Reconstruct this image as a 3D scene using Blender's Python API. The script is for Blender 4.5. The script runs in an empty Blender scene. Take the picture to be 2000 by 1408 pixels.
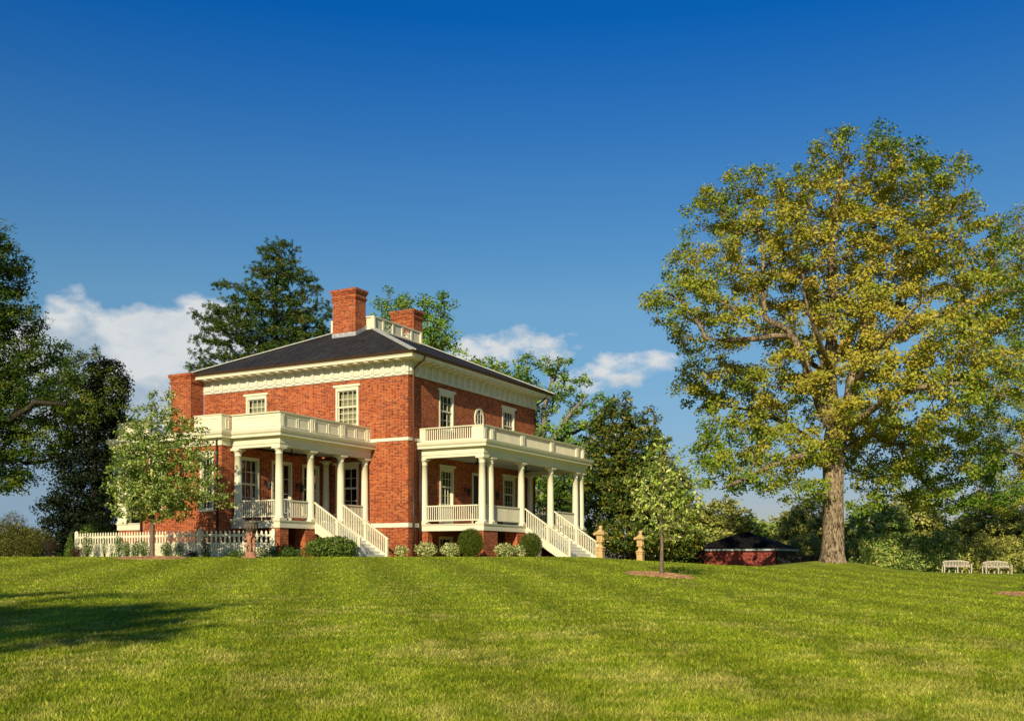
import bpy, bmesh, math, random
import numpy as np
from mathutils import Vector, Matrix

# ------------------------------------------------------------------ camera, sky, sun
S = bpy.context.scene
W0, H0 = 2000.0, 1408.0
F = 2033.0          # focal length in photo pixels
HOR = 1095.0        # horizon row
EYE = 1.6
cam_d = bpy.data.cameras.new('camera')
cam = bpy.data.objects.new('camera', cam_d)
S.collection.objects.link(cam)
cam_d.sensor_width = 36.0
cam_d.lens = F / W0 * 36.0
cam_d.shift_y = (HOR - H0 / 2) / W0
cam_d.clip_start = 0.1
cam_d.clip_end = 6000
cam.location = (0, 0, EYE)
cam.rotation_euler = (math.radians(90), 0, 0)
S.camera = cam
S.render.resolution_x = 1024
S.render.resolution_y = 720
S.view_settings.view_transform = 'Standard'
S.view_settings.look = 'None'
S.view_settings.exposure = 0.0
S.view_settings.gamma = 1.0
S.cycles.max_bounces = 6
S.cycles.transparent_max_bounces = 8
S.cycles.transmission_bounces = 3
S.cycles.diffuse_bounces = 2
S.cycles.glossy_bounces = 3

TH = math.radians(28.32)            # the mansion's right-hand face recedes at this angle
SUN_TRAVEL = Vector((0.796, 3.059, -1.47)).normalized()
SUN_EL = math.asin(-SUN_TRAVEL.z)
SUN_AZ = math.atan2(-SUN_TRAVEL.x, -SUN_TRAVEL.y)     # from +Y towards +X

sun_d = bpy.data.lights.new('sun', 'SUN')
sun_d.energy = 5.0
sun_d.angle = math.radians(0.5)
sun_d.color = (1.0, 0.885, 0.66)
sun = bpy.data.objects.new('sun', sun_d)
S.collection.objects.link(sun)
sun.rotation_euler = SUN_TRAVEL.to_track_quat('-Z', 'Y').to_euler()
sun.location = (-20, -40, 40)


class NT:
    """small helper around a node tree"""
    def __init__(s, tree):
        s.t = tree
        s.t.nodes.clear()

    def n(s, kind, **kw):
        nd = s.t.nodes.new(kind)
        for k, v in kw.items():
            if k.startswith('i_'):
                key = k[2:]
                key = int(key) if key.isdigit() else key.replace('_', ' ')
                s.put(nd.inputs[key], v)
            else:
                setattr(nd, k, v)
        return nd

    def put(s, sock, v):
        if isinstance(v, bpy.types.NodeSocket):
            s.t.links.new(v, sock)
        elif isinstance(v, bpy.types.Node):
            s.t.links.new(v.outputs[0], sock)
        else:
            sock.default_value = v

    def m(s, op, a, b=0.0, c=0.0, clamp=False):
        nd = s.t.nodes.new('ShaderNodeMath')
        nd.operation = op
        nd.use_clamp = clamp
        for k, v in enumerate((a, b, c)):
            s.put(nd.inputs[k], v)
        return nd.outputs[0]

    def mix(s, fac, a, b, blend='MIX'):
        nd = s.t.nodes.new('ShaderNodeMix')
        nd.data_type = 'RGBA'
        nd.blend_type = blend
        s.put(nd.inputs[0], fac)
        s.put(nd.inputs[6], a)
        s.put(nd.inputs[7], b)
        return nd.outputs[2]

    def ramp(s, fac, stops):
        nd = s.t.nodes.new('ShaderNodeValToRGB')
        el = nd.color_ramp.elements
        while len(el) < len(stops):
            el.new(0.5)
        for e, (p, c) in zip(el, stops):
            e.position = p
            e.color = c if len(c) == 4 else (*c, 1)
        s.put(nd.inputs[0], fac)
        return nd.outputs[0]


world = bpy.data.worlds.new('World')
S.world = world
world.use_nodes = True
T = NT(world.node_tree)
out = T.n('ShaderNodeOutputWorld')
bg = T.n('ShaderNodeBackground', i_Strength=0.115)
sky = T.n('ShaderNodeTexSky', sky_type='NISHITA')
sky.sun_disc = False
sky.sun_elevation = SUN_EL
sky.sun_rotation = SUN_AZ
sky.altitude = 100
sky.air_density = 1.0
sky.dust_density = 0.15
sky.ozone_density = 3.0
hs = T.n('ShaderNodeHueSaturation', i_Hue=0.487, i_Saturation=1.28, i_Value=1.0, i_Color=sky)
tc = T.n('ShaderNodeTexCoord')
sep = T.n('ShaderNodeSeparateXYZ', i_0=tc.outputs['Generated'])
X_, Y_, Z_ = sep.outputs
az = T.m('ARCTAN2', X_, Y_)
rad = T.m('SQRT', T.m('ADD', T.m('MULTIPLY', X_, X_), T.m('MULTIPLY', Y_, Y_)))
el = T.m('ARCTAN2', Z_, rad)
# deeper, purer blue towards the zenith, paler towards the horizon
grad = T.ramp(el, [(0.0, (0.42, 0.38, 0.48)), (0.08, (0.55, 0.48, 0.57)), (0.16, (0.80, 0.66, 0.68)), (0.24, (1.04, 0.79, 0.77)), (0.35, (0.70, 0.70, 0.87)), (0.48, (0.06, 0.52, 0.97)), (1.0, (0.05, 0.36, 0.75))])
blue = T.mix(1.0, hs.outputs[0], grad, 'MULTIPLY')


def bump(a, b, wa, wb):
    p = T.m('DIVIDE', T.m('SUBTRACT', az, a), wa)
    q = T.m('DIVIDE', T.m('SUBTRACT', el, b), wb)
    return T.m('SUBTRACT', 1.0, T.m('ADD', T.m('MULTIPLY', p, p), T.m('MULTIPLY', q, q)))


def AZ(px): return math.atan((px - 1000) / F)
def EL(px, py): return math.atan((HOR - py) / F * math.cos(AZ(px)))


def envelope(spots):
    env = None
    for px, py, wx, wy in spots:
        b_ = bump(AZ(px), EL(px, py), abs(AZ(px + wx) - AZ(px)), abs(EL(px, py - wy) - EL(px, py)))
        env = b_ if env is None else T.m('MAXIMUM', env, b_)
    return T.m('MAXIMUM', env, -3.0)


cv = T.n('ShaderNodeCombineXYZ', i_0=T.m('MULTIPLY', az, 1.0), i_1=T.m('MULTIPLY', el, 1.6), i_2=0.37)
n1 = T.n('ShaderNodeTexNoise', i_Vector=cv, i_Scale=17.0, i_Detail=10.0, i_Roughness=0.56)
n2 = T.n('ShaderNodeTexNoise', i_Vector=cv, i_Scale=7.0, i_Detail=5.0, i_Roughness=0.5)
n3 = T.n('ShaderNodeTexNoise', i_Vector=cv, i_Scale=30.0, i_Detail=9.0, i_Roughness=0.58)
# the bank on the left: dense, billowing at its upper edge
bank = envelope(((150, 800, 120, 215), (300, 800, 150, 225), (210, 800, 190, 190), (390, 770, 150, 185), (90, 860, 160, 240), (440, 700, 90, 60), (250, 900, 260, 260), (-500, 780, 330, 100)))
d1 = T.m('ADD', T.m('MULTIPLY', bank, 2.2), T.m('MULTIPLY', T.m('SUBTRACT', n1.outputs[0], 0.45), 3.4))
m1 = T.m('MULTIPLY', T.m('MULTIPLY', d1, 1.5, clamp=True), T.m('MULTIPLY_ADD', n1.outputs[0], 1.5, 0.20, clamp=True))
# small ragged cumulus on the right
small = envelope(((1040, 668, 92, 30), (950, 688, 90, 36), (1245, 712, 85, 30), (1160, 738, 95, 28), (1080, 700, 50, 26), (2600, 740, 420, 70)))
d2 = T.m('ADD', T.m('MULTIPLY', small, 1.15), T.m('MULTIPLY', T.m('SUBTRACT', n3.outputs[0], 0.50), 5.0))
m2 = T.m('MULTIPLY', T.m('MULTIPLY', T.m('ADD', d2, 0.1), 0.85, clamp=True), T.m('MULTIPLY_ADD', n3.outputs[0], 1.6, 0.10, clamp=True))
m2 = T.m('MULTIPLY', m2, T.m('MULTIPLY', T.m('ADD', small, 1.6), 1.0, clamp=True))
cmask = T.m('MAXIMUM', m1, m2)
ccol = T.ramp(T.m('ADD', T.m('ADD', T.m('MULTIPLY', n2.outputs[0], 0.6), T.m('MULTIPLY', n1.outputs[0], 0.6)), T.m('MULTIPLY', T.m('SUBTRACT', el, 0.17), 2.2)),
              [(0.36, (2.2, 3.2, 4.2)), (0.52, (3.4, 4.2, 4.9)), (0.66, (5.9, 6.15, 6.3))])
fin = T.mix(cmask, blue, ccol)
T.put(bg.inputs[0], fin)
T.put(out.inputs[0], bg.outputs[0])

# ------------------------------------------------------------------ helpers
COL = S.collection
RNG = np.random.default_rng(7)
random.seed(7)


def link(o, parent=None):
    COL.objects.link(o)
    if parent is not None:
        o.parent = parent
    return o


def tag(o, label=None, cat=None, group=None, kind=None):
    if label: o['label'] = label
    if cat: o['category'] = cat
    if group: o['group'] = group
    if kind: o['kind'] = kind
    return o


def empty(name, loc=(0, 0, 0), rz=0.0):
    o = bpy.data.objects.new(name, None)
    o.empty_display_size = 0.3
    o.location = loc
    o.rotation_euler = (0, 0, rz)
    return link(o)


def copy_tree(o, parent=None):
    c = o.copy()
    COL.objects.link(c)
    c.parent = parent
    for ch in list(o.children):
        copy_tree(ch, c)
    return c


def gz(x, y):
    """height of the lawn"""
    x = np.asarray(x, float); y = np.asarray(y, float)
    k = 12.0
    a = 0.042 * np.clip(y, -200, 200)
    z = -np.logaddexp(-k * a, -k * 1.8) / k
    z = np.where(y < -10, -0.42 + (y + 10) * 0.01, z)
    lat = 1.35 * (1 - np.exp(-np.clip(x - 3, 0, None) / 20.0)) * np.clip(y / 30.0, 0, 1)
    z = z - lat
    far = np.clip((y - 80) / 40.0, 0, 1)
    z = z - 5.0 * far * far * (3 - 2 * far)
    z = z + 0.55 * np.exp(-((x - 19.3) ** 2 + (y - 63) ** 2) / 11.0)
    z = z + 0.03 * np.sin(x * .31 + 1) * np.sin(y * .23) * np.clip(y / 20, 0, 1) * (np.abs(y - 50) > 12)
    return z


def at(px, py, Y=None):
    """photo pixel -> point on the lawn (ray march), or at distance Y"""
    dx, dz = (px - 1000) / F, (HOR - py) / F
    if Y is None:
        ys = np.arange(6, 90, 0.02)
        zz = EYE + dz * ys
        hit = np.nonzero(zz <= gz(dx * ys, ys))[0]
        Y = ys[hit[0]] if len(hit) else 60.0
    return Vector((dx * Y, Y, EYE + dz * Y))


def on_ground(x, y): return Vector((x, y, float(gz(x, y))))


C0 = Vector(((797 - 1000) / F * 50.0, 50.0, 0))
UD = Vector((math.sin(TH), math.cos(TH), 0))
VD = Vector((-math.cos(TH), math.sin(TH), 0))
HROT = math.radians(90) - TH


def hw(u, v, z=None):
    p = C0 + UD * u + VD * v
    return Vector((p.x, p.y, float(gz(p.x, p.y)) if z is None else z))


# ------------------------------------------------------------------ mesh builder
class MB:
    def __init__(s):
        s.v, s.f, s.sm = [], [], []

    def add(s, vs, fs, smooth=False):
        b = len(s.v)
        s.v += [tuple(p) for p in vs]
        s.f += [tuple(b + i for i in f) for f in fs]
        s.sm += [smooth] * len(fs)
        return s

    def box(s, x0, x1, y0, y1, z0, z1):
        if x0 > x1: x0, x1 = x1, x0
        if y0 > y1: y0, y1 = y1, y0
        if z0 > z1: z0, z1 = z1, z0
        vs = [(x0, y0, z0), (x1, y0, z0), (x1, y1, z0), (x0, y1, z0), (x0, y0, z1), (x1, y0, z1), (x1, y1, z1), (x0, y1, z1)]
        return s.add(vs, [(0, 3, 2, 1), (4, 5, 6, 7), (0, 1, 5, 4), (1, 2, 6, 5), (2, 3, 7, 6), (3, 0, 4, 7)])

    def beam(s, p, q, w, h, up=(0, 0, 1)):
        p, q, up = Vector(p), Vector(q), Vector(up)
        d = (q - p).normalized()
        a = d.cross(up)
        a = a.normalized() if a.length > 1e-6 else Vector((1, 0, 0))
        b = a.cross(d).normalized()
        vs = []
        for c in (p, q):
            for i, j in ((-1, -1), (1, -1), (1, 1), (-1, 1)):
                vs.append(c + a * (i * w / 2) + b * (j * h / 2))
        return s.add(vs, [(0, 1, 2, 3), (7, 6, 5, 4), (0, 4, 5, 1), (1, 5, 6, 2), (2, 6, 7, 3), (3, 7, 4, 0)])

    def lathe(s, cx, cy, prof, n=20, cap=True, rot=0.0):
        vs, fs = [], []
        for r, z in prof:
            for k in range(n):
                a = 2 * math.pi * k / n + rot
                vs.append((cx + r * math.cos(a), cy + r * math.sin(a), z))
        for i in range(len(prof) - 1):
            for k in range(n):
                k2 = (k + 1) % n
                fs.append((i * n + k, i * n + k2, (i + 1) * n + k2, (i + 1) * n + k))
        s.add(vs, fs, n > 6)
        if cap:
            m = len(prof) - 1
            s.add([vs[k] for k in range(n)][::-1], [tuple(range(n))])
            s.add([vs[m * n + k] for k in range(n)], [tuple(range(n))])
        return s

    def tube(s, pts, r, n=8):
        pts = [Vector(p) for p in pts]
        vs, fs = [], []
        for i, p in enumerate(pts):
            d = (pts[min(i + 1, len(pts) - 1)] - pts[max(i - 1, 0)]).normalized()
            a = d.orthogonal().normalized() if i == 0 else (a - d * a.dot(d)).normalized()
            b = d.cross(a)
            rr = r[i] if isinstance(r, (list, tuple)) else r
            for k in range(n):
                t = 2 * math.pi * k / n
                vs.append(p + a * (rr * math.cos(t)) + b * (rr * math.sin(t)))
        for i in range(len(pts) - 1):
            for k in range(n):
                k2 = (k + 1) % n
                fs.append((i * n + k, i * n + k2, (i + 1) * n + k2, (i + 1) * n + k))
        fs.append(tuple(range(n))[::-1]); fs.append(tuple((len(pts) - 1) * n + k for k in range(n)))
        return s.add(vs, fs, True)

    def mold(s, path, prof, closed=False):
        """sweep a closed profile [(offset outward, z)] along a plan path; outward = left of travel"""
        P = [Vector((p[0], p[1])) for p in path]
        n = len(P)
        segs = [(P[(i + 1) % n] - P[i]).normalized() for i in range(n if closed else n - 1)]
        nor = [Vector((-d.y, d.x)) for d in segs]
        off = []
        for i in range(n):
            if closed:
                a, b = nor[i - 1], nor[i]
            else:
                a, b = nor[max(i - 1, 0)], nor[min(i, n - 2)]
            m = (a + b)
            off.append(m / max(m.dot(a), 1e-6) if m.length > 1e-6 else a)
        vs, fs = [], []
        k = len(prof)
        for i in range(n):
            for o, z in prof:
                q = P[i] + off[i] * o
                vs.append((q.x, q.y, z))
        for i in range(n if closed else n - 1):
            j = (i + 1) % n
            for a in range(k):
                b = (a + 1) % k
                fs.append((i * k + a, i * k + b, j * k + b, j * k + a))
        if not closed:
            fs.append(tuple(range(k))); fs.append(tuple((n - 1) * k + a for a in range(k))[::-1])
        return s.add(vs, fs)

    def build(s, name, mat, parent=None, bevel=0.0, loc=None):
        me = bpy.data.meshes.new(name)
        me.from_pydata(s.v, [], s.f)
        me.polygons.foreach_set('use_smooth', s.sm)
        uv = me.uv_layers.new(name='UVMap')
        co = s.v
        data = []
        for p in me.polygons:
            nx, ny, nz = p.normal
            for vi in p.vertices:
                x, y, z = co[vi]
                if abs(nz) > 0.75:
                    data += (x, y)
                else:
                    l = math.hypot(nx, ny)
                    data += ((-ny * x + nx * y) / l, z / max(0.35, l))
        uv.data.foreach_set('uv', data)
        me.update()
        o = bpy.data.objects.new(name, me)
        if mat: me.materials.append(mat)
        link(o, parent)
        if loc is not None: o.location = loc
        if bevel:
            md = o.modifiers.new('bevel', 'BEVEL')
            md.width = bevel; md.segments = 1; md.limit_method = 'ANGLE'
        return o


# ------------------------------------------------------------------ materials
MATS = {}


def mat(name, col, rough=0.6, noise=0.0, nscale=3.0, spec=0.4, metal=0.0, bump_=0.0, bscale=40.0):
    if name in MATS: return MATS[name]
    m = bpy.data.materials.new(name)
    m.use_nodes = True
    t = NT(m.node_tree)
    o = t.n('ShaderNodeOutputMaterial')
    p = t.n('ShaderNodeBsdfPrincipled', i_Roughness=rough, i_Metallic=metal)
    p.inputs['Specular IOR Level'].default_value = spec
    t.put(o.inputs[0], p.outputs[0])
    c = (*col, 1)
    if noise:
        tc = t.n('ShaderNodeTexCoord')
        nz = t.n('ShaderNodeTexNoise', i_Vector=tc.outputs['Object'], i_Scale=nscale, i_Detail=6.0)
        lo = tuple(max(0, x * (1 - noise)) for x in col); hi = tuple(min(1, x * (1 + noise)) for x in col)
        t.put(p.inputs['Base Color'], t.ramp(nz.outputs[0], [(0.3, lo), (0.7, hi)]))
    else:
        p.inputs['Base Color'].default_value = c
    if bump_:
        tc = t.n('ShaderNodeTexCoord')
        nz = t.n('ShaderNodeTexNoise', i_Vector=tc.outputs['Object'], i_Scale=bscale, i_Detail=5.0)
        b = t.n('ShaderNodeBump', i_Strength=bump_, i_Distance=0.02, i_Height=nz.outputs[0])
        t.put(p.inputs['Normal'], b.outputs[0])
    MATS[name] = m
    return m


def brick_mat(name, c1, c2, cm, bw=0.215, bh=0.0715, mortar=0.011, rough=0.85, stain=0.25):
    m = bpy.data.materials.new(name)
    m.use_nodes = True
    t = NT(m.node_tree)
    o = t.n('ShaderNodeOutputMaterial')
    p = t.n('ShaderNodeBsdfPrincipled', i_Roughness=rough)
    p.inputs['Specular IOR Level'].default_value = 0.25
    t.put(o.inputs[0], p.outputs[0])
    tc = t.n('ShaderNodeTexCoord')
    br = t.n('ShaderNodeTexBrick', i_Vector=tc.outputs['UV'], i_Color1=(*c1, 1), i_Color2=(*c2, 1), i_Mortar=(*cm, 1), i_Scale=1.0)
    br.inputs['Mortar Size'].default_value = mortar / 2
    br.inputs['Mortar Smooth'].default_value = 0.1
    br.inputs['Brick Width'].default_value = bw
    br.inputs['Row Height'].default_value = bh
    br.inputs['Bias'].default_value = -0.25
    br.offset = 0.5
    # per-patch drift and streaks
    n1 = t.n('ShaderNodeTexNoise', i_Vector=tc.outputs['Object'], i_Scale=0.7, i_Detail=7.0, i_Roughness=0.65)
    n2 = t.n('ShaderNodeTexNoise', i_Vector=tc.outputs['Object'], i_Scale=9.0, i_Detail=4.0, i_Roughness=0.7)
    f1 = t.ramp(n1.outputs[0], [(0.25, (1 - stain,) * 3), (0.75, (1 + stain * .6,) * 3)])
    f2 = t.ramp(n2.outputs[0], [(0.3, (0.80, 0.78, 0.78)), (0.7, (1.15, 1.15, 1.15))])
    c = t.mix(1.0, br.outputs[0], f1, 'MULTIPLY')
    c = t.mix(1.0, c, f2, 'MULTIPLY')
    t.put(p.inputs['Base Color'], c)
    b = t.n('ShaderNodeBump', i_Strength=0.5, i_Distance=0.008, i_Height=t.m('SUBTRACT', 1.0, br.outputs[1]))
    t.put(p.inputs['Normal'], b.outputs[0])
    MATS[name] = m
    return m




def flemish_mat(name, rough=0.85, row=0.0735, per=0.345, st=0.225, mo=0.014):
    """Flemish bond: stretcher, header, stretcher... each brick with a colour of its own"""
    m = bpy.data.materials.new(name)
    m.use_nodes = True
    t = NT(m.node_tree)
    o = t.n('ShaderNodeOutputMaterial')
    p = t.n('ShaderNodeBsdfPrincipled', i_Roughness=rough)
    p.inputs['Specular IOR Level'].default_value = 0.2
    t.put(o.inputs[0], p.outputs[0])
    tc = t.n('ShaderNodeTexCoord')
    sp = t.n('ShaderNodeSeparateXYZ', i_0=tc.outputs['UV'])
    r = t.m('DIVIDE', sp.outputs[1], row)
    ri = t.m('FLOOR', r)
    odd = t.m('FLOORED_MODULO', ri, 2.0)
    xx = t.m('ADD', sp.outputs[0], t.m('MULTIPLY', odd, per / 2))
    xi = t.m('FLOOR', t.m('DIVIDE', xx, per))
    xf = t.m('SUBTRACT', xx, t.m('MULTIPLY', xi, per))
    head = t.m('GREATER_THAN', xf, st)
    zf = t.m('MULTIPLY', t.m('SUBTRACT', r, ri), row)
    jx = t.m('MAXIMUM', t.m('LESS_THAN', xf, mo), t.m('MULTIPLY', head, t.m('LESS_THAN', t.m('SUBTRACT', xf, st), mo)))
    joint = t.m('MAXIMUM', t.m('LESS_THAN', zf, mo), jx)
    key = t.n('ShaderNodeCombineXYZ', i_0=xi, i_1=ri, i_2=head)
    wn = t.n('ShaderNodeTexWhiteNoise', noise_dimensions='3D', i_0=key.outputs[0])
    v = t.m('ADD', wn.outputs[0], t.m('MULTIPLY', head, -0.18))
    bc = t.ramp(v, [(0.0, (0.17, 0.028, 0.013)), (0.25, (0.31, 0.050, 0.015)), (0.55, (0.43, 0.088, 0.022)), (0.85, (0.50, 0.125, 0.030)), (1.0, (0.53, 0.17, 0.055))])
    n3 = t.n('ShaderNodeTexNoise', i_Vector=tc.outputs['Object'], i_Scale=1.7, i_Detail=8.0, i_Roughness=0.7)
    mc = t.ramp(n3.outputs[0], [(0.3, (0.40, 0.17, 0.08)), (0.7, (0.62, 0.33, 0.17))])
    c = t.mix(joint, bc, mc)
    n1 = t.n('ShaderNodeTexNoise', i_Vector=tc.outputs['Object'], i_Scale=0.6, i_Detail=7.0, i_Roughness=0.65)
    n2 = t.n('ShaderNodeTexNoise', i_Vector=tc.outputs['Object'], i_Scale=7.0, i_Detail=5.0, i_Roughness=0.7)
    c = t.mix(1.0, c, t.ramp(n1.outputs[0], [(0.28, (0.78, 0.76, 0.74)), (0.72, (1.14, 1.12, 1.10))]), 'MULTIPLY')
    c = t.mix(1.0, c, t.ramp(n2.outputs[0], [(0.3, (0.82, 0.80, 0.80)), (0.7, (1.14, 1.14, 1.14))]), 'MULTIPLY')
    # pale lime bloom in a few patches
    n4 = t.n('ShaderNodeTexNoise', i_Vector=tc.outputs['Object'], i_Scale=0.9, i_Detail=9.0, i_Roughness=0.75)
    c = t.mix(t.m('MULTIPLY', t.m('SUBTRACT', n4.outputs[0], 0.60), 3.0, clamp=True), c, (0.62, 0.42, 0.32, 1))
    t.put(p.inputs['Base Color'], c)
    b = t.n('ShaderNodeBump', i_Strength=0.5, i_Distance=0.008, i_Height=t.m('SUBTRACT', 1.0, joint))
    t.put(p.inputs['Normal'], b.outputs[0])
    MATS[name] = m
    return m


M_BRICK = flemish_mat('brick')
M_SLATE = brick_mat('slate', (0.046, 0.044, 0.042), (0.022, 0.021, 0.021), (0.010, 0.010, 0.010), bw=0.30, bh=0.19, mortar=0.016, rough=0.9, stain=0.35)
M_SLATE.node_tree.nodes['Principled BSDF'].inputs['Specular IOR Level'].default_value = 0.12
M_SHEDBRICK = brick_mat('shed_brick', (0.36, 0.070, 0.045), (0.27, 0.050, 0.036), (0.31, 0.11, 0.08))
M_CREAM = mat('cream_paint', (0.80, 0.735, 0.50), 0.45, 0.05, 1.3)
M_CREAM2 = mat('cream_panel', (0.74, 0.68, 0.47), 0.5, 0.05, 1.3)
M_WHITE = mat('white_paint', (0.80, 0.75, 0.56), 0.5, 0.06, 2.0)
M_STEP = mat('step_paint', (0.80, 0.76, 0.62), 0.5, 0.08, 5.0)
M_CEIL = mat('porch_ceiling', (0.55, 0.58, 0.52), 0.6)
M_GUTTER = mat('copper_gutter', (0.085, 0.042, 0.020), 0.45, 0.3, 6.0, 0.5, 0.3)
M_PIPE = mat('downpipe', (0.20, 0.065, 0.035), 0.5, 0.2, 3.0)
M_DPIPE = mat('dark_downpipe', (0.045, 0.022, 0.016), 0.5, 0.2, 3.0)
M_LEAD = mat('lead', (0.42, 0.42, 0.40), 0.55, 0.25, 5.0)
M_HIP = mat('hip_cap', (0.52, 0.52, 0.42), 0.55, 0.12, 5.0)
M_IRON = mat('black_iron', (0.012, 0.012, 0.012), 0.5)
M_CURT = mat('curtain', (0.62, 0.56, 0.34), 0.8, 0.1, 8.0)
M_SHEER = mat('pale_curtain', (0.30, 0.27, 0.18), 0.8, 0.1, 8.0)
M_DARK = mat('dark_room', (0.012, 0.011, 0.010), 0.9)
M_DECK = mat('deck_boards', (0.30, 0.27, 0.22), 0.6, 0.1, 4.0)
M_TERRA = mat('terracotta', (0.40, 0.185, 0.105), 0.8, 0.28, 7.0, 0.2, 0, 0.6, 18.0)
M_STONE = mat('sandstone', (0.60, 0.40, 0.165), 0.8, 0.22, 9.0, 0.2, 0, 0.5, 22.0)
M_BOWL = mat('weathered_bowl', (0.14, 0.11, 0.08), 0.85, 0.4, 12.0, 0.2, 0, 0.6, 18.0)
M_TEAK = mat('weathered_teak', (0.56, 0.48, 0.36), 0.7, 0.15, 9.0)
M_SHEDROOF = mat('shed_roof', (0.012, 0.011, 0.010), 0.95, 0.5, 3.0, 0.05)
M_FASCIA = mat('shed_fascia', (0.45, 0.48, 0.50), 0.5)
M_WOODEN = mat('porch_chair_paint', (0.62, 0.58, 0.48), 0.5)
M_PLANTER = mat('dark_planter', (0.03, 0.028, 0.025), 0.6)


def glass_mat():
    m = bpy.data.materials.new('window_glass')
    m.use_nodes = True
    t = NT(m.node_tree)
    o = t.n('ShaderNodeOutputMaterial')
    fr = t.n('ShaderNodeFresnel', i_IOR=1.6)
    a = t.n('ShaderNodeBsdfTransparent', i_Color=(0.75, 0.78, 0.76, 1))
    nz = t.n('ShaderNodeTexNoise', i_Scale=2.5)
    b0 = t.n('ShaderNodeBump', i_Strength=0.25, i_Distance=0.02, i_Height=nz.outputs[0])
    g = t.n('ShaderNodeBsdfGlossy', i_Roughness=0.03, i_Normal=b0.outputs[0])
    mx = t.n('ShaderNodeMixShader', i_0=fr.outputs[0], i_1=a.outputs[0], i_2=g.outputs[0])
    t.put(o.inputs[0], mx.outputs[0])
    return m


M_GLASS = glass_mat()


def bark_mat(name, c1, c2, sc=3.0, stretch=0.25):
    m = bpy.data.materials.new(name)
    m.use_nodes = True
    t = NT(m.node_tree)
    o = t.n('ShaderNodeOutputMaterial')
    p = t.n('ShaderNodeBsdfPrincipled', i_Roughness=0.9)
    p.inputs['Specular IOR Level'].default_value = 0.15
    t.put(o.inputs[0], p.outputs[0])
    tc = t.n('ShaderNodeTexCoord')
    mp = t.n('ShaderNodeMapping', i_Vector=tc.outputs['Object'], i_Scale=(1, 1, stretch))
    n1 = t.n('ShaderNodeTexNoise', i_Vector=mp, i_Scale=sc * 3, i_Detail=6.0, i_Roughness=0.7)
    n2 = t.n('ShaderNodeTexVoronoi', i_Vector=mp, i_Scale=sc * 4)
    n3 = t.n('ShaderNodeTexNoise', i_Vector=tc.outputs['Object'], i_Scale=1.1, i_Detail=5.0)
    v = t.m('ADD', t.m('ADD', t.m('MULTIPLY', n1.outputs[0], 0.75), t.m('MULTIPLY', n2.outputs[0], 0.28)), t.m('MULTIPLY', t.m('SUBTRACT', n3.outputs[0], 0.5), 0.35))
    t.put(p.inputs['Base Color'], t.ramp(v, [(0.38, c1), (0.72, c2)]))
    b = t.n('ShaderNodeBump', i_Strength=0.9, i_Distance=0.05, i_Height=v)
    t.put(p.inputs['Normal'], b.outputs[0])
    return m


def leaf_mat(name, stops, trans=0.25, rough=0.5, spec=0.12, tcol=None):
    """colour driven by the per-leaf 'tint' attribute"""
    m = bpy.data.materials.new(name)
    m.use_nodes = True
    t = NT(m.node_tree)
    o = t.n('ShaderNodeOutputMaterial')
    at_ = t.n('ShaderNodeAttribute', attribute_name='tint')
    c = t.ramp(at_.outputs['Fac'], stops)
    p = t.n('ShaderNodeBsdfPrincipled', i_Roughness=rough)
    p.inputs['Specular IOR Level'].default_value = spec
    t.put(p.inputs['Base Color'], c)
    if trans:
        tr = t.n('ShaderNodeBsdfTranslucent')
        t.put(tr.inputs[0], t.mix(1.0, c, (1.5, 1.35, 0.6, 1), 'MULTIPLY'))
        mx = t.n('ShaderNodeMixShader', i_0=trans, i_1=p.outputs[0], i_2=tr.outputs[0])
        t.put(o.inputs[0], mx.outputs[0])
    else:
        t.put(o.inputs[0], p.outputs[0])
    return m


M_BARK_OAK = bark_mat('oak_bark', (0.030, 0.019, 0.011), (0.50, 0.37, 0.225), 2.6, 0.42)
M_BARK_DARK = bark_mat('dark_bark', (0.018, 0.014, 0.011), (0.075, 0.058, 0.042))
M_BARK_PALE = bark_mat('pale_bark', (0.10, 0.085, 0.065), (0.40, 0.35, 0.28))
M_BARK_YOUNG = bark_mat('young_bark', (0.12, 0.085, 0.055), (0.30, 0.23, 0.16), 6.0)

L_OAK = leaf_mat('golden_oak_leaves', [(0.0, (0.075, 0.165, 0.020)), (0.35, (0.215, 0.305, 0.030)), (0.62, (0.400, 0.375, 0.040)), (1.0, (0.540, 0.405, 0.062))], 0.15)
L_GREENOAK = leaf_mat('green_oak_leaves', [(0.0, (0.062, 0.145, 0.021)), (0.5, (0.198, 0.341, 0.037)), (1.0, (0.397, 0.499, 0.065))], 0.14)
L_DEEP = leaf_mat('deep_green_leaves', [(0.0, (0.024, 0.053, 0.008)), (0.6, (0.062, 0.114, 0.013)), (1.0, (0.176, 0.207, 0.019))], 0.15)
L_DEEP2 = leaf_mat('mid_green_oak_leaves', [(0.0, (0.029, 0.065, 0.009)), (0.5, (0.098, 0.137, 0.015)), (1.0, (0.247, 0.247, 0.033))], 0.14)
L_CEDAR = leaf_mat('cedar_foliage', [(0.0, (0.006, 0.013, 0.005)), (0.7, (0.018, 0.030, 0.008)), (1.0, (0.050, 0.058, 0.010))], 0.08)
L_PINE = leaf_mat('pine_needles', [(0.0, (0.028, 0.072, 0.016)), (0.55, (0.095, 0.160, 0.024)), (1.0, (0.230, 0.215, 0.030))], 0.12)
L_MAG = leaf_mat('magnolia_leaves', [(0.0, (0.026, 0.057, 0.010)), (0.6, (0.102, 0.144, 0.017)), (1.0, (0.383, 0.299, 0.031))], 0.06, 0.42, 0.3)
L_YOUNG = leaf_mat('young_tree_leaves', [(0.0, (0.120, 0.210, 0.022)), (0.5, (0.420, 0.530, 0.075)), (1.0, (0.740, 0.760, 0.240))], 0.22, 0.4, 0.25)
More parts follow.
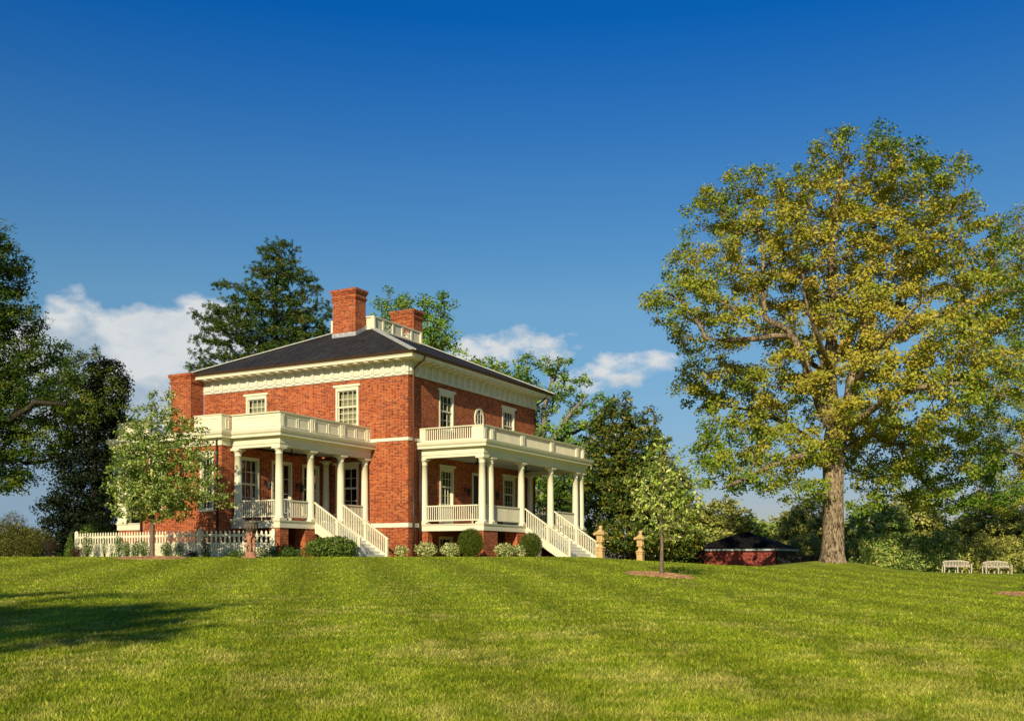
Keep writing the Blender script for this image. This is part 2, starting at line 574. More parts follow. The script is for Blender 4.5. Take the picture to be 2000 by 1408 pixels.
L_PEAR = leaf_mat('pear_tree_leaves', [(0.0, (0.050, 0.110, 0.014)), (0.5, (0.210, 0.310, 0.042)), (1.0, (0.600, 0.620, 0.190))], 0.18, 0.4, 0.25)
L_BOX = leaf_mat('boxwood_leaves', [(0.0, (0.045, 0.079, 0.008)), (1.0, (0.140, 0.172, 0.016))], 0.12)
L_HYD = leaf_mat('pale_blossom', [(0.0, (0.110, 0.172, 0.030)), (0.35, (0.374, 0.414, 0.120)), (1.0, (0.814, 0.805, 0.400))], 0.15)
L_SHRUB = leaf_mat('shrub_leaves', [(0.0, (0.054, 0.108, 0.020)), (1.0, (0.220, 0.296, 0.047))], 0.14)
L_LOW = leaf_mat('low_planting', [(0.0, (0.042, 0.105, 0.017)), (1.0, (0.158, 0.252, 0.050))], 0.14)
L_CONE = leaf_mat('dwarf_conifer_foliage', [(0.0, (0.008, 0.020, 0.006)), (1.0, (0.030, 0.055, 0.012))], 0.05)
L_RED = leaf_mat('maroon_leaves', [(0.0, (0.03, 0.012, 0.010)), (1.0, (0.11, 0.045, 0.028))], 0.14)
L_BROWN = leaf_mat('brownish_green_foliage', [(0.0, (0.064, 0.065, 0.020)), (0.6, (0.155, 0.155, 0.037)), (1.0, (0.255, 0.282, 0.059))], 0.15)
L_WOOD = leaf_mat('far_green_foliage', [(0.0, (0.142, 0.241, 0.053)), (0.5, (0.366, 0.473, 0.096)), (1.0, (0.576, 0.528, 0.161))], 0.14)
L_WOODB = leaf_mat('far_olive_foliage', [(0.0, (0.141, 0.167, 0.044)), (0.5, (0.344, 0.356, 0.077)), (1.0, (0.605, 0.562, 0.122))], 0.14)
L_SAGE = leaf_mat('sage_shrub_foliage', [(0.0, (0.137, 0.221, 0.052)), (0.5, (0.312, 0.413, 0.100)), (1.0, (0.518, 0.530, 0.188))], 0.14)


# ------------------------------------------------------------------ lawn
def lawn_nodes(t):
    """shared by the soil sheet and the blades: green with straw patches and mowing stripes"""
    tc = t.n('ShaderNodeTexCoord')
    P = tc.outputs['Object']
    mp = t.n('ShaderNodeMapping', i_Vector=P, i_Scale=(1, 1.0, 0.0))
    a = t.n('ShaderNodeTexNoise', i_Vector=mp, i_Scale=0.55, i_Detail=7.0, i_Roughness=0.68)
    b = t.n('ShaderNodeTexNoise', i_Vector=mp, i_Scale=2.3, i_Detail=5.0, i_Roughness=0.65)
    c = t.n('ShaderNodeTexNoise', i_Vector=mp, i_Scale=0.11, i_Detail=3.0)
    sp = t.n('ShaderNodeSeparateXYZ', i_0=P)
    near = t.m('MULTIPLY', t.m('SUBTRACT', 26.0, sp.outputs[1]), 0.055, clamp=True)
    # straw patches: mostly in the nearer part of the lawn
    s = t.m('ADD', t.m('MULTIPLY', a.outputs[0], 0.75), t.m('MULTIPLY', b.outputs[0], 0.42))
    s = t.m('ADD', s, t.m('MULTIPLY', near, 0.085))
    straw = t.m('MULTIPLY', t.m('SUBTRACT', s, 0.635), 5.0, clamp=True)
    green = t.mix(c.outputs[0], (0.280, 0.350, 0.016, 1), (0.480, 0.500, 0.040, 1))
    green = t.mix(t.m('MULTIPLY', t.m('SUBTRACT', b.outputs[0], 0.40), 3.2, clamp=True), (0.195, 0.265, 0.014, 1), green)
    # faint mowing bands, running up the lawn
    st = t.m('SINE', t.m('MULTIPLY', t.m('ADD', sp.outputs[0], t.m('MULTIPLY', sp.outputs[1], 0.18)), 2.6))
    st2 = t.m('SINE', t.m('MULTIPLY', t.m('ADD', sp.outputs[1], t.m('MULTIPLY', sp.outputs[0], -0.10)), 3.1))
    sf = t.m('ADD', t.m('MULTIPLY_ADD', st, 0.15, 0.97), t.m('MULTIPLY', st2, 0.035))
    green = t.mix(1.0, green, t.n('ShaderNodeCombineColor', i_0=sf, i_1=sf, i_2=sf).outputs[0], 'MULTIPLY')
    col = t.mix(t.m('MULTIPLY', straw, 0.56), green, (0.680, 0.550, 0.190, 1))
    return col, P


def ground_mat():
    m = bpy.data.materials.new('lawn_ground')
    m.use_nodes = True
    t = NT(m.node_tree)
    o = t.n('ShaderNodeOutputMaterial')
    col, P = lawn_nodes(t)
    mp = t.n('ShaderNodeMapping', i_Vector=P, i_Scale=(1, 0.8, 1))
    f = t.n('ShaderNodeTexNoise', i_Vector=mp, i_Scale=22.0, i_Detail=6.0, i_Roughness=0.75)
    k = t.ramp(f.outputs[0], [(0.32, (0.65, 0.67, 0.6)), (0.68, (1.6, 1.5, 1.5))])
    col = t.mix(1.0, col, k, 'MULTIPLY')
    p = t.n('ShaderNodeBsdfPrincipled', i_Roughness=0.85)
    p.inputs['Specular IOR Level'].default_value = 0.1
    t.put(p.inputs['Base Color'], col)
    b = t.n('ShaderNodeBump', i_Strength=1.0, i_Distance=0.06, i_Height=f.outputs[0])
    t.put(p.inputs['Normal'], b.outputs[0])
    t.put(o.inputs[0], p.outputs[0])
    return m


def blade_mat():
    m = bpy.data.materials.new('grass_blades')
    m.use_nodes = True
    t = NT(m.node_tree)
    o = t.n('ShaderNodeOutputMaterial')
    col, P = lawn_nodes(t)
    at_ = t.n('ShaderNodeAttribute', attribute_name='tint')
    k = t.ramp(at_.outputs['Fac'], [(0.0, (0.7, 0.72, 0.6)), (0.6, (1.25, 1.2, 1.2)), (1.0, (2.0, 1.8, 2.3))])
    col = t.mix(1.0, col, k, 'MULTIPLY')
    d = t.n('ShaderNodeBsdfPrincipled', i_Roughness=0.5)
    d.inputs['Specular IOR Level'].default_value = 0.08
    t.put(d.inputs['Base Color'], col)
    tr = t.n('ShaderNodeBsdfTranslucent')
    t.put(tr.inputs[0], col)
    mx = t.n('ShaderNodeMixShader', i_0=0.25, i_1=d.outputs[0], i_2=tr.outputs[0])
    t.put(o.inputs[0], mx.outputs[0])
    return m


def grid_mesh(name, xs, ys, zf, m):
    X, Y = np.meshgrid(xs, ys)
    Z = zf(X, Y)
    v = np.stack([X.ravel(), Y.ravel(), Z.ravel()], 1)
    nx, ny = len(xs), len(ys)
    i = np.arange(ny - 1)[:, None] * nx + np.arange(nx - 1)[None, :]
    i = i.ravel()
    f = np.stack([i, i + 1, i + nx + 1, i + nx], 1)
    me = np_mesh(name, v, f)
    me.polygons.foreach_set('use_smooth', np.ones(len(f), bool))
    me.materials.append(m)
    return link(bpy.data.objects.new(name, me))


def np_mesh(name, v, f):
    """v (n,3); f (m,k) all faces the same size"""
    me = bpy.data.meshes.new(name)
    me.vertices.add(len(v))
    me.vertices.foreach_set('co', np.asarray(v, np.float32).ravel())
    k = f.shape[1]
    me.loops.add(f.size)
    me.loops.foreach_set('vertex_index', f.ravel().astype(np.int32))
    me.polygons.add(len(f))
    me.polygons.foreach_set('loop_start', (np.arange(len(f)) * k).astype(np.int32))
    me.polygons.foreach_set('loop_total', np.full(len(f), k, np.int32))
    me.update(calc_edges=True)
    return me


def set_tint(me, tint):
    a = me.attributes.new('tint', 'FLOAT', 'POINT')
    a.data.foreach_set('value', np.asarray(tint, np.float32))


xs = np.concatenate([[-2500, -1200, -600, -300, -180, -120], np.arange(-90, 91, 0.75), [120, 180, 300, 600, 1200, 2500]])
ys = np.concatenate([[-800, -300, -120, -60, -40], np.arange(-30, 130, 0.75), [140, 160, 200, 300, 500, 900, 1600, 3000]])
tag(grid_mesh('lawn', xs, ys, gz, ground_mat()), kind='structure')


def build_grass():
    n = 430000
    r = RNG
    # evenly spread along distance in log scale: fewer, larger tufts far away
    y0, y1 = 6.2, 44.0
    Y = 1.0 / (1 / y0 + (1 / y1 - 1 / y0) * r.random(n) ** 0.80)
    X = (r.random(n) * 2 - 1) * (0.56 * Y + 1.5)
    hgt = (0.016 + 0.026 * r.random(n)) * (0.8 + Y / 60.0) * (1 + .5 * np.exp(-(Y - 6) / 6))
    wid = 0.0060 * (0.6 + 0.8 * r.random(n)) * (Y / 9.0) ** 0.75
    z = gz(X, Y) - 0.004
    a = r.random(n) * 2 * np.pi
    lean = (r.random(n) * 1.3) * hgt
    la = r.random(n) * 2 * np.pi
    bx, by = np.cos(a) * wid, np.sin(a) * wid
    v = np.empty((n, 3, 3))
    v[:, 0] = np.stack([X - bx, Y - by, z], 1)
    v[:, 1] = np.stack([X + bx, Y + by, z], 1)
    v[:, 2] = np.stack([X + np.cos(la) * lean, Y + np.sin(la) * lean, z + hgt], 1)
    me = np_mesh('grass', v.reshape(-1, 3), np.arange(n * 3).reshape(n, 3))
    set_tint(me, np.repeat(np.clip(r.normal(0.45, 0.30, n), 0, 1), 3))
    me.materials.append(blade_mat())
    tag(link(bpy.data.objects.new('grass', me)), 'short mown grass covering the whole front lawn with straw coloured patches', 'grass', kind='stuff')


build_grass()

# ------------------------------------------------------------------ the mansion
MAN = empty('brick_mansion', C0, HROT)
tag(MAN, 'two storey red brick mansion with cream columned porches and a dark hipped roof', 'house')
ZG = 1.3           # walls run a little below the ground
LU, LV = 13.5, 13.23
ZF = 3.38          # porch floor


def P_(plane, c, a, d, z):
    """plane 'u': wall x=c facing -x; plane 'v': wall y=c facing -y; a along the wall, d outward"""
    return (c - d, a, z) if plane == 'u' else (a, c - d, z)


def pbox(mb, plane, c, a0, a1, d0, d1, z0, z1):
    p, q = P_(plane, c, a0, d0, z0), P_(plane, c, a1, d1, z1)
    mb.box(p[0], q[0], p[1], q[1], z0, z1)


def wall(mb, plane, c, a0, a1, z0, z1, holes=(), depth=0.14):
    As = sorted({a0, a1, *[h[0] for h in holes], *[h[1] for h in holes]})
    Zs = sorted({z0, z1, *[h[2] for h in holes], *[h[3] for h in holes]})
    As = [a for a in As if a0 <= a <= a1]
    for i in range(len(As) - 1):
        for j in range(len(Zs) - 1):
            am, zm = (As[i] + As[i + 1]) / 2, (Zs[j] + Zs[j + 1]) / 2
            if any(h[0] < am < h[1] and h[2] < zm < h[3] for h in holes): continue
            q = [P_(plane, c, As[i], 0, Zs[j]), P_(plane, c, As[i + 1], 0, Zs[j]), P_(plane, c, As[i + 1], 0, Zs[j + 1]), P_(plane, c, As[i], 0, Zs[j + 1])]
            if plane == 'u': q = q[::-1]
            mb.add(q, [(0, 1, 2, 3)])
    for h in holes:
        b0, b1, y0, y1 = h[:4]
        for e in (((b0, y0), (b1, y0)), ((b1, y0), (b1, y1)), ((b1, y1), (b0, y1)), ((b0, y1), (b0, y0))):
            (p, r), (q, s_) = e
            mb.add([P_(plane, c, p, 0, r), P_(plane, c, q, 0, s_), P_(plane, c, q, -depth, s_), P_(plane, c, p, -depth, r)], [(0, 1, 2, 3)])


def window(plane, c, a0, a1, z0, z1, cols=4, rows=(2, 2), hood=True, curtain=None, meet=None, sill=True, cw=0.11, parent=None, panel=None, name='window'):
    parent = parent or MAN
    f = MB()
    i0, i1, j0, j1 = a0 + cw, a1 - cw, z0 + (0.05 if sill else 0), z1 - cw
    pbox(f, plane, c, a0, i0, -0.13, 0.035, z0, z1)
    pbox(f, plane, c, i1, a1, -0.13, 0.035, z0, z1)
    pbox(f, plane, c, i0, i1, -0.13, 0.033, j1, z1)
    if sill: pbox(f, plane, c, a0 - 0.05, a1 + 0.05, -0.12, 0.085, z0 - 0.05, z0 + 0.05)
    w = f.build(name, M_CREAM, parent)
    g = MB()
    d = -0.10
    q = [P_(plane, c, i0, d, j0), P_(plane, c, i1, d, j0), P_(plane, c, i1, d, j1), P_(plane, c, i0, d, j1)]
    if plane == 'u': q = q[::-1]
    g.add(q, [(0, 1, 2, 3)])
    g.build('pane', M_GLASS, w)
    s = MB()
    m = meet if meet else (j0 + j1) / 2
    st = 0.045
    if rows[1]:
        pbox(s, plane, c, i0, i1, -0.09, -0.035, m - 0.03, m + 0.03)
    else: m = j0
    for (lo, hi, nr, dd) in ((m, j1, rows[0], -0.05), (j0, m, rows[1], -0.07)):
        if hi - lo < 0.05: continue
        pbox(s, plane, c, i0, i0 + st, dd - 0.035, dd, lo, hi); pbox(s, plane, c, i1 - st, i1, dd - 0.035, dd, lo, hi)
        pbox(s, plane, c, i0 + st, i1 - st, dd - 0.034, dd - .001, lo, lo + st); pbox(s, plane, c, i0 + st, i1 - st, dd - 0.034, dd - .001, hi - st, hi)
        for k in range(1, cols):
            a = i0 + (i1 - i0) * k / cols
            pbox(s, plane, c, a - 0.012, a + 0.012, dd - 0.03, dd - 0.004, lo + st, hi - st)
        for k in range(1, nr):
            z = lo + (hi - lo) * k / nr
            pbox(s, plane, c, i0 + st, i1 - st, dd - 0.028, dd - 0.006, z - 0.012, z + 0.012)
    s.build('sash', M_CREAM, w)
    if hood:
        h = MB()
        pbox(h, plane, c, a0 - 0.01, a1 + 0.01, 0, 0.045, z1 + 0.002, z1 + 0.07)
        pbox(h, plane, c, a0 - 0.12, a1 + 0.12, 0, 0.09, z1 + 0.07, z1 + 0.18)
        h.build('lintel', M_CREAM, w)
    if curtain:
        cm = MB()
        top, bot, mt = curtain[:3]
        parts = curtain[3] if len(curtain) > 3 else ((0, 1),)
        for (s0, s1) in parts:
            A0, A1 = i0 + (i1 - i0) * s0, i0 + (i1 - i0) * s1
            n = int(60 * (s1 - s0))
            for k in range(n):
                b0, b1 = A0 + (A1 - A0) * k / n, A0 + (A1 - A0) * (k + 1) / n
                d0 = -0.26 + 0.035 * math.sin(k * 1.25); d1 = -0.26 + 0.035 * math.sin((k + 1) * 1.25)
                q = [P_(plane, c, b0, d0, bot), P_(plane, c, b1, d1, bot), P_(plane, c, b1, d1, top), P_(plane, c, b0, d0, top)]
                if plane == 'u': q = q[::-1]
                cm.add(q, [(0, 1, 2, 3)], True)
        cm.build('curtain', mt, w)
    if panel:
        pm = MB()
        pbox(pm, plane, c, a0, a1, -0.10, 0.02, panel, z0 - 0.052)
        pbox(pm, plane, c, a0 + .1, a1 - .1, 0.02, 0.035, panel + .08, z0 - 0.12)
        pm.build('panel', M_CREAM2, w)
    return w


# openings
hU2 = [(2.93, 4.33, 8.28, 10.16), (8.83, 10.23, 8.28, 10.16)]
hU1 = [(2.93, 4.33, 3.9, 6.3)]
hV2 = [(2.93, 4.33, 8.28, 10.14), (9.53, 10.97, 8.28, 10.14), (6.44, 7.42, 8.60, 9.84)]
hV1 = [(2.99, 4.31, 4.42, 6.3), (9.63, 11.05, 4.42, 6.3), (6.2, 7.65, ZF, 6.3)]
w = MB()
wall(w, 'u', 0, 0, LV, ZG, 10.57, hU2 + hU1)
wall(w, 'v', 0, 0, 0.71, ZG, 10.57)                     # corner pilaster
wall(w, 'v', 0.10, 0.71, LU, ZG, 10.57, hV2[:2] + hV1 + [(2.9, 4.25, 2.05, 2.85)])
w.add([(0.71, 0, ZG), (0.71, 0.1, ZG), (0.71, 0.1, 10.57), (0.71, 0, 10.57)], [(0, 1, 2, 3)])
w.add([(LU, 0.1, ZG), (LU, LV, ZG), (LU, LV, 10.57), (LU, 0.1, 10.57)], [(0, 1, 2, 3)])
w.add([(0, LV, ZG), (LU, LV, ZG), (LU, LV, 10.57), (0, LV, 10.57)], [(3, 2, 1, 0)])
w.build('wall', M_BRICK, MAN)
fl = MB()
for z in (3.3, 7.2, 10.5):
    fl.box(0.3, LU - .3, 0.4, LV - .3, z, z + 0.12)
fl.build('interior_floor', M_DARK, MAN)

for h in hU2:
    window('u', 0, h[0], h[1], h[2], h[3], 4, (2, 3), True, (10.05, 8.3, M_CURT), meet=9.24)
window('u', 0, 2.93, 4.33, 3.9, 6.3, 3, (2, 2), True, None, meet=5.2)
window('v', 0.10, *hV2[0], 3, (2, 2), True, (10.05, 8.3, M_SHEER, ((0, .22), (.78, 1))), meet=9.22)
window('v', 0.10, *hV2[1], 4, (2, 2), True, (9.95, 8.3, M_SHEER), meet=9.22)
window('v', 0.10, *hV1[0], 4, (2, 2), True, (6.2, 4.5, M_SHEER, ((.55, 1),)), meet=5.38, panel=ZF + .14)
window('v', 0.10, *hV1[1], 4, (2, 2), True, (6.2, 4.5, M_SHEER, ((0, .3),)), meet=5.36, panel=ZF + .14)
window('v', 0.10, 2.9, 4.25, 2.05, 2.85, 3, (2, 0), False, None, name='basement_window')
# front door of the right-hand porch
dm = MB()
pbox(dm, 'v', .10, 6.2, 6.32, -.13, .04, ZF, 6.3); pbox(dm, 'v', .10, 7.53, 7.65, -.13, .04, ZF, 6.3); pbox(dm, 'v', .10, 6.32, 7.53, -.13, .038, 6.18, 6.3)
dr = dm.build('door', M_CREAM, MAN)
d2 = MB(); pbox(d2, 'v', .10, 6.34, 7.51, -.12, -.07, ZF + .02, 6.17)
for k in range(2):
    for j in range(3): pbox(d2, 'v', .10, 6.44 + k * .55, 6.88 + k * .55, -.068, -.05, ZF + .15 + j * .9, ZF + .95 + j * .9)
d2.build('door_leaf', M_PLANTER, dr)
# oval window: the brick wall stays whole behind a shallow drum
ov = MB()
oc, oz, ra, rb = 6.93, 9.22, 0.49, 0.62
n = 32
vs, fs = [], []
for k in range(n):
    a = 2 * math.pi * k / n
    for (s_, d) in ((1.0, 0.0), (1.0, 0.06), (0.80, 0.06), (0.80, 0.012)):
        vs.append(P_('v', 0.10, oc + ra * s_ * math.cos(a), d, oz + rb * s_ * math.sin(a)))
for k in range(n):
    k2 = (k + 1) % n
    for j in range(3): fs.append((k * 4 + j, k2 * 4 + j, k2 * 4 + j + 1, k * 4 + j + 1))
ov.add(vs, fs)
ow = ov.build('oval_window', M_CREAM, MAN)
g = MB(); g.add([P_('v', 0.10, oc + ra * .81 * math.cos(2 * math.pi * k / n), 0.014, oz + rb * .81 * math.sin(2 * math.pi * k / n)) for k in range(n)], [tuple(range(n))])
g.build('pane', mat('dark_glass', (0.02, 0.022, 0.024), 0.08, spec=0.6), ow)
g = MB()
for k in (-1, 1): pbox(g, 'v', .10, oc + k * .14 - .012, oc + k * .14 + .012, .014, .04, oz - rb * .74, oz + rb * .74)
for k in (-1, 0, 1): pbox(g, 'v', .10, oc - ra * (.8 if k == 0 else .68), oc + ra * (.8 if k == 0 else .68), .014, .038, oz + k * .25 - .012, oz + k * .25 + .012)
g.build('sash', M_CREAM, ow)

ring = [(0, 0), (0, LV), (LU, LV), (LU, 0)]
# belts
b = MB()
b.mold(ring, [(0, 7.40), (0.035, 7.40), (0.035, 7.55), (0, 7.55)], True)
b.build('belt_course', M_WHITE, MAN)
b = MB()
b.mold(ring, [(0, 3.22), (0.035, 3.22), (0.035, 3.43), (0, 3.43)], True)
b.build('base_course', M_WHITE, MAN)
# entablature
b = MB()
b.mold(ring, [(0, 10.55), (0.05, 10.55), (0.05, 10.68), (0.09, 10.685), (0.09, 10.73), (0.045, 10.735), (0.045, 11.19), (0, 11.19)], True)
b.build('frieze', mat('frieze_shaded_cream', (0.66, 0.64, 0.49), 0.5, 0.05, 2.0), MAN)  # cream darkened evenly: recess shade between the triglyphs put into the colour
pit = 0.618
a = 0.10
while a < LU - .15:
    for plane, L in (('u', LV), ('v', LU)):
        if a > L - .2: continue
        t_ = MB(); mu = MB()
        pbox(t_, plane, 0, a, a + .2, 0.045, 0.062, 10.735, 11.14)
        for s_ in (-1, 0, 1):
            pbox(t_, plane, 0, a + .1 + s_ * .068 - .026, a + .1 + s_ * .068 + .026, 0.062, 0.125, 10.737, 11.138)
        pbox(t_, plane, 0, a - .01, a + .21, 0.045, 0.135, 11.14, 11.186)
        pbox(t_, plane, 0, a, a + .2, 0.045, 0.094, 10.60, 10.733)
        pbox(mu, plane, 0, a - .02, a + .22, 0.22, 0.62, 11.205, 11.262)
        t_.build('triglyph', M_WHITE, MAN)
        mu.build('mutule', M_CREAM, MAN)
    a += pit
b = MB()
b.mold(ring, [(0, 11.19), (0.13, 11.192), (0.13, 11.262), (0.68, 11.262), (0.68, 11.36), (0.73, 11.40), (0.73, 11.41), (0, 11.41)], True)
b.build('cornice', M_CREAM, MAN)
b = MB()
b.mold(ring, [(0.60, 11.412), (0.74, 11.412), (0.82, 11.45), (0.85, 11.54), (0.82, 11.54), (0.60, 11.52)], True)
b.build('gutter', M_GUTTER, MAN)
# roof
OV = 0.80
e0 = [(-OV, -OV, 11.53), (-OV, LV + OV, 11.53), (LU + OV, LV + OV, 11.53), (LU + OV, -OV, 11.53)]
RZ = 14.17
u0, u1, v0, v1 = 4.45, 9.05, 5.25, 8.0
p0 = [(u0, v0, RZ), (u0, v1, RZ), (u1, v1, RZ), (u1, v0, RZ)]
b = MB()
b.add(e0 + p0, [(0, 3, 7, 4), (1, 0, 4, 5), (2, 1, 5, 6), (3, 2, 6, 7), (4, 7, 6, 5), (0, 1, 2, 3)])
roof = b.build('roof', M_SLATE, MAN)
b = MB()
for i in range(4):
    p, q = Vector(e0[i]), Vector(p0[i])
    d = (q - p)
    b.beam(p + Vector((0, 0, .02)), q + Vector((0, 0, .02)), 0.34, 0.05)
b.build('hip_cap', M_HIP, roof)

# rooftop balustrade
def lattice(mb, plane, c, a0, a1, z0, z1, d=-0.02):
    for (s0, s1, t0, t1) in ((0, 1, 0, 1), (0, 1, 1, 0), (0, .5, .5, 1), (.5, 1, 1, .5), (0, .5, .5, 0), (.5, 1, 0, .5)):
        mb.beam(P_(plane, c, a0 + (a1 - a0) * s0, d, z0 + (z1 - z0) * t0), P_(plane, c, a0 + (a1 - a0) * s1, d - .001 * s1, z0 + (z1 - z0) * t1), 0.035, 0.035)


b = MB()
zb0, zb1 = RZ - 0.02, 14.88
for plane, c, a0, a1, nb, flip in (('v', v0, u0, u1, 5, 1), ('u', u0, v0, v1, 3, 1), ('v', v1, u0, u1, 5, 1), ('u', u1, v0, v1, 3, 1)):
    pbox(b, plane, c, a0 - .05, a1 + .05, -0.11, 0.04, zb1 - 0.07, zb1)
    pbox(b, plane, c, a0, a1, -0.09, 0.02, zb0, zb0 + 0.10)
    for k in range(nb + 1):
        a = a0 + (a1 - a0) * k / nb
        pbox(b, plane, c, a - .07, a + .07, -0.095, 0.025, zb0, zb1 - .07)
    for k in range(nb):
        s0 = a0 + (a1 - a0) * k / nb + .07; s1 = a0 + (a1 - a0) * (k + 1) / nb - .07
        if k % 2 == 0 or nb == 3:
            pbox(b, plane, c, s0, s1, -0.07, -0.02, zb0 + .10, zb1 - .07)
        else:
            lattice(b, plane, c, s0, s1, zb0 + .10, zb1 - .07, -.04)
b.build('roof_balustrade', M_CREAM, MAN)


def chimney(x0, x1, y0, y1, z0, ztop, lead=None):
    b = MB()
    b.box(x0, x1, y0, y1, z0, ztop - .55)
    o = b.build('chimney', M_BRICK, MAN)
    c = MB()
    for k, (pr, za, zb) in enumerate(((.035, .55, .47), (.07, .47, .40), (.02, .40, .26), (.05, .26, .19), (.085, .19, .12), (.115, .12, .0))):
        c.box(x0 - pr, x1 + pr, y0 - pr, y1 + pr, ztop - za, ztop - zb)
    c.build('chimney_cap', M_BRICK, o)
    if lead:
        l = MB()
        zl = lambda u, v: 11.53 + (RZ - 11.53) * min((min(u, LU - u) + OV) / (u0 + OV), (min(v, LV - v) + OV) / (v0 + OV), 1)
        xs_ = (x0 - .03, x1 + .03); ys_ = (y0 - .03, y1 + .03)
        q = [(xs_[0], ys_[0]), (xs_[1], ys_[0]), (xs_[1], ys_[1]), (xs_[0], ys_[1])]
        for i in range(4):
            a_, b_ = q[i], q[(i + 1) % 4]
            z_a, z_b = zl(*a_), zl(*b_)
            l.add([(*a_, z_a - .1), (*b_, z_b - .1), (*b_, z_b + .22), (*a_, z_a + .22)], [(0, 1, 2, 3)])
        l.build('flashing', M_LEAD, o)
    return o


chimney(3.46, 4.38, 5.72, 7.24, 12.2, 16.22, True)
chimney(9.12, 10.02, 5.76, 7.30, 12.2, 16.28, True)
chimney(-0.98, -0.03, 13.235, 14.68, ZG, 11.60)

# ---- wing (left) with flat roof behind a parapet
WU, WV0, WV1, WV2 = -7.25, 5.0, 9.97, 12.0
hW = [(5.45, 6.28, 3.85, 6.3), (8.55, 9.45, 3.9, 6.3)]
hB = [(-6.12, -4.86, 3.85, 6.32), (-4.0, -2.56, ZF, 6.32), (-1.79, -.51, 3.85, 6.32)]
b = MB()
wall(b, 'u', WU, WV0, WV1, ZG, 6.72, hW)
wall(b, 'v', WV0, WU, 0, ZG, 6.72, hB)
b.add([(WU, WV1, ZG), (0, WV1, ZG), (0, WV1, 6.72), (WU, WV1, 6.72)], [(3, 2, 1, 0)])
b.build('wall', M_BRICK, MAN)
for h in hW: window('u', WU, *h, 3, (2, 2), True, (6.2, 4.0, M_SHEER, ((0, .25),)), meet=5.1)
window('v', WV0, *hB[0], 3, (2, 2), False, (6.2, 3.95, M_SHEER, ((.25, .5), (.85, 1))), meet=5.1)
window('v', WV0, *hB[2], 3, (2, 2), False, None, meet=5.1)
o = window('v', WV0, *hB[1], 3, (4, 0), False, None, sill=False, name='french_door')
b = MB()
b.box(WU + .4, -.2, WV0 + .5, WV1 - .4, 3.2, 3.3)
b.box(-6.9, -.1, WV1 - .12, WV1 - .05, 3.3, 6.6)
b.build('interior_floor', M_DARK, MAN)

CORN = [(0, 6.95), (0.06, 6.955), (0.10, 7.03), (0.27, 7.03), (0.27, 7.13), (0.33, 7.20), (0.36, 7.30), (0.36, 7.335), (0, 7.335)]
ENT = [(-0.34, 6.59), (0, 6.59), (0, 6.72), (0.03, 6.722), (0.03, 6.955), (-0.34, 6.955)]
# wing cornice / entablature band
wpath = [(-6.66, WV0), (WU, WV0), (WU, WV1), (-6.9, WV1)]
b = MB()
b.mold(wpath, [(0, 6.715), (0.05, 6.715), (0.05, 6.95), (0, 6.95)])
b.mold(wpath, CORN)
b.build('wing_cornice', M_CREAM, MAN)
b = MB(); b.box(WU, 0, WV0, WV2, 7.20, 7.325)
b.build('flat_roof', M_LEAD, MAN)


def frame_rect(frames, plane, c, b0, b1, r0, r1, d0=0.0, d1=0.024, w_=0.03):
    m_ = MB()
    for (p, q, r, s_) in ((b0, b1, r0, r0 + w_), (b0, b1, r1 - w_, r1), (b0, b0 + w_, r0 + w_, r1 - w_), (b1 - w_, b1, r0 + w_, r1 - w_)):
        pbox(m_, plane, c, p, q, d0, d1, r, s_)
    frames.append(m_)


def panelled(mb, frames, plane, c, a0, a1, z0, z1, bays):
    """solid parapet with raised frames; bays = list of (b0,b1)"""
    pbox(mb, plane, c, a0, a1, -0.14, 0.0, z0, z1)
    for (b0, b1) in bays: frame_rect(frames, plane, c, b0, b1, z0 + .14, z1 - .12)


def build_frames(frames, parent, m=None):
    for m_ in frames: m_.build('raised_panel', m or M_CREAM, parent)


ZP0, ZP1 = 7.335, 8.06
b = MB(); fr = []
panelled(b, fr, 'u', WU + .06, WV0 + .06, 6.70, ZP0, ZP1, [(5.25, 5.7), (5.85, 6.5)])
panelled(b, fr, 'v', WV0 + .06, WU + .20, -6.60, ZP0, ZP1 - .002, [(WU + .3, -6.75)])
b.mold([(-6.6, WV0 + .06), (WU + .06, WV0 + .06), (WU + .06, 6.70)], [(-.16, ZP1), (.03, ZP1), (.04, ZP1 + .05), (-.16, ZP1 + .05)])
build_frames(fr, b.build('wing_parapet', M_CREAM, MAN))
b = MB(); fr = []
panelled(b, fr, 'u', WU + .06, 9.6, 11.6, ZP0, ZP1 - .05, [(9.75, 10.3), (10.45, 11.45)])
b.mold([(WU + .06, 9.6), (WU + .06, 11.6), (WU + .9, 11.6)], [(-.16, ZP1 - .05), (.03, ZP1 - .05), (.04, ZP1), (-.16, ZP1)])
build_frames(fr, b.build('wing_parapet', M_CREAM, MAN))

# ---- porches
RCOL = 0.165


def column(x, y, parent):
    b = MB()
    b.box(x - .235, x + .235, y - .235, y + .235, ZF, ZF + .09)
    prof = [(.225, ZF + .09), (.235, ZF + .12), (.225, ZF + .155), (.195, ZF + .17), (.195, ZF + .19), (.178, ZF + .22), (.176, 4.4), (.165, 5.4), (.150, 6.27),
            (.165, 6.275), (.165, 6.295), (.150, 6.30), (.150, 6.38), (.165, 6.395), (.165, 6.415), (.19, 6.44), (.215, 6.475), (.222, 6.50)]
    b.lathe(x, y, prof, 24)
    b.box(x - .235, x + .235, y - .235, y + .235, 6.50, 6.588)
    b.build('column', M_CREAM, parent)


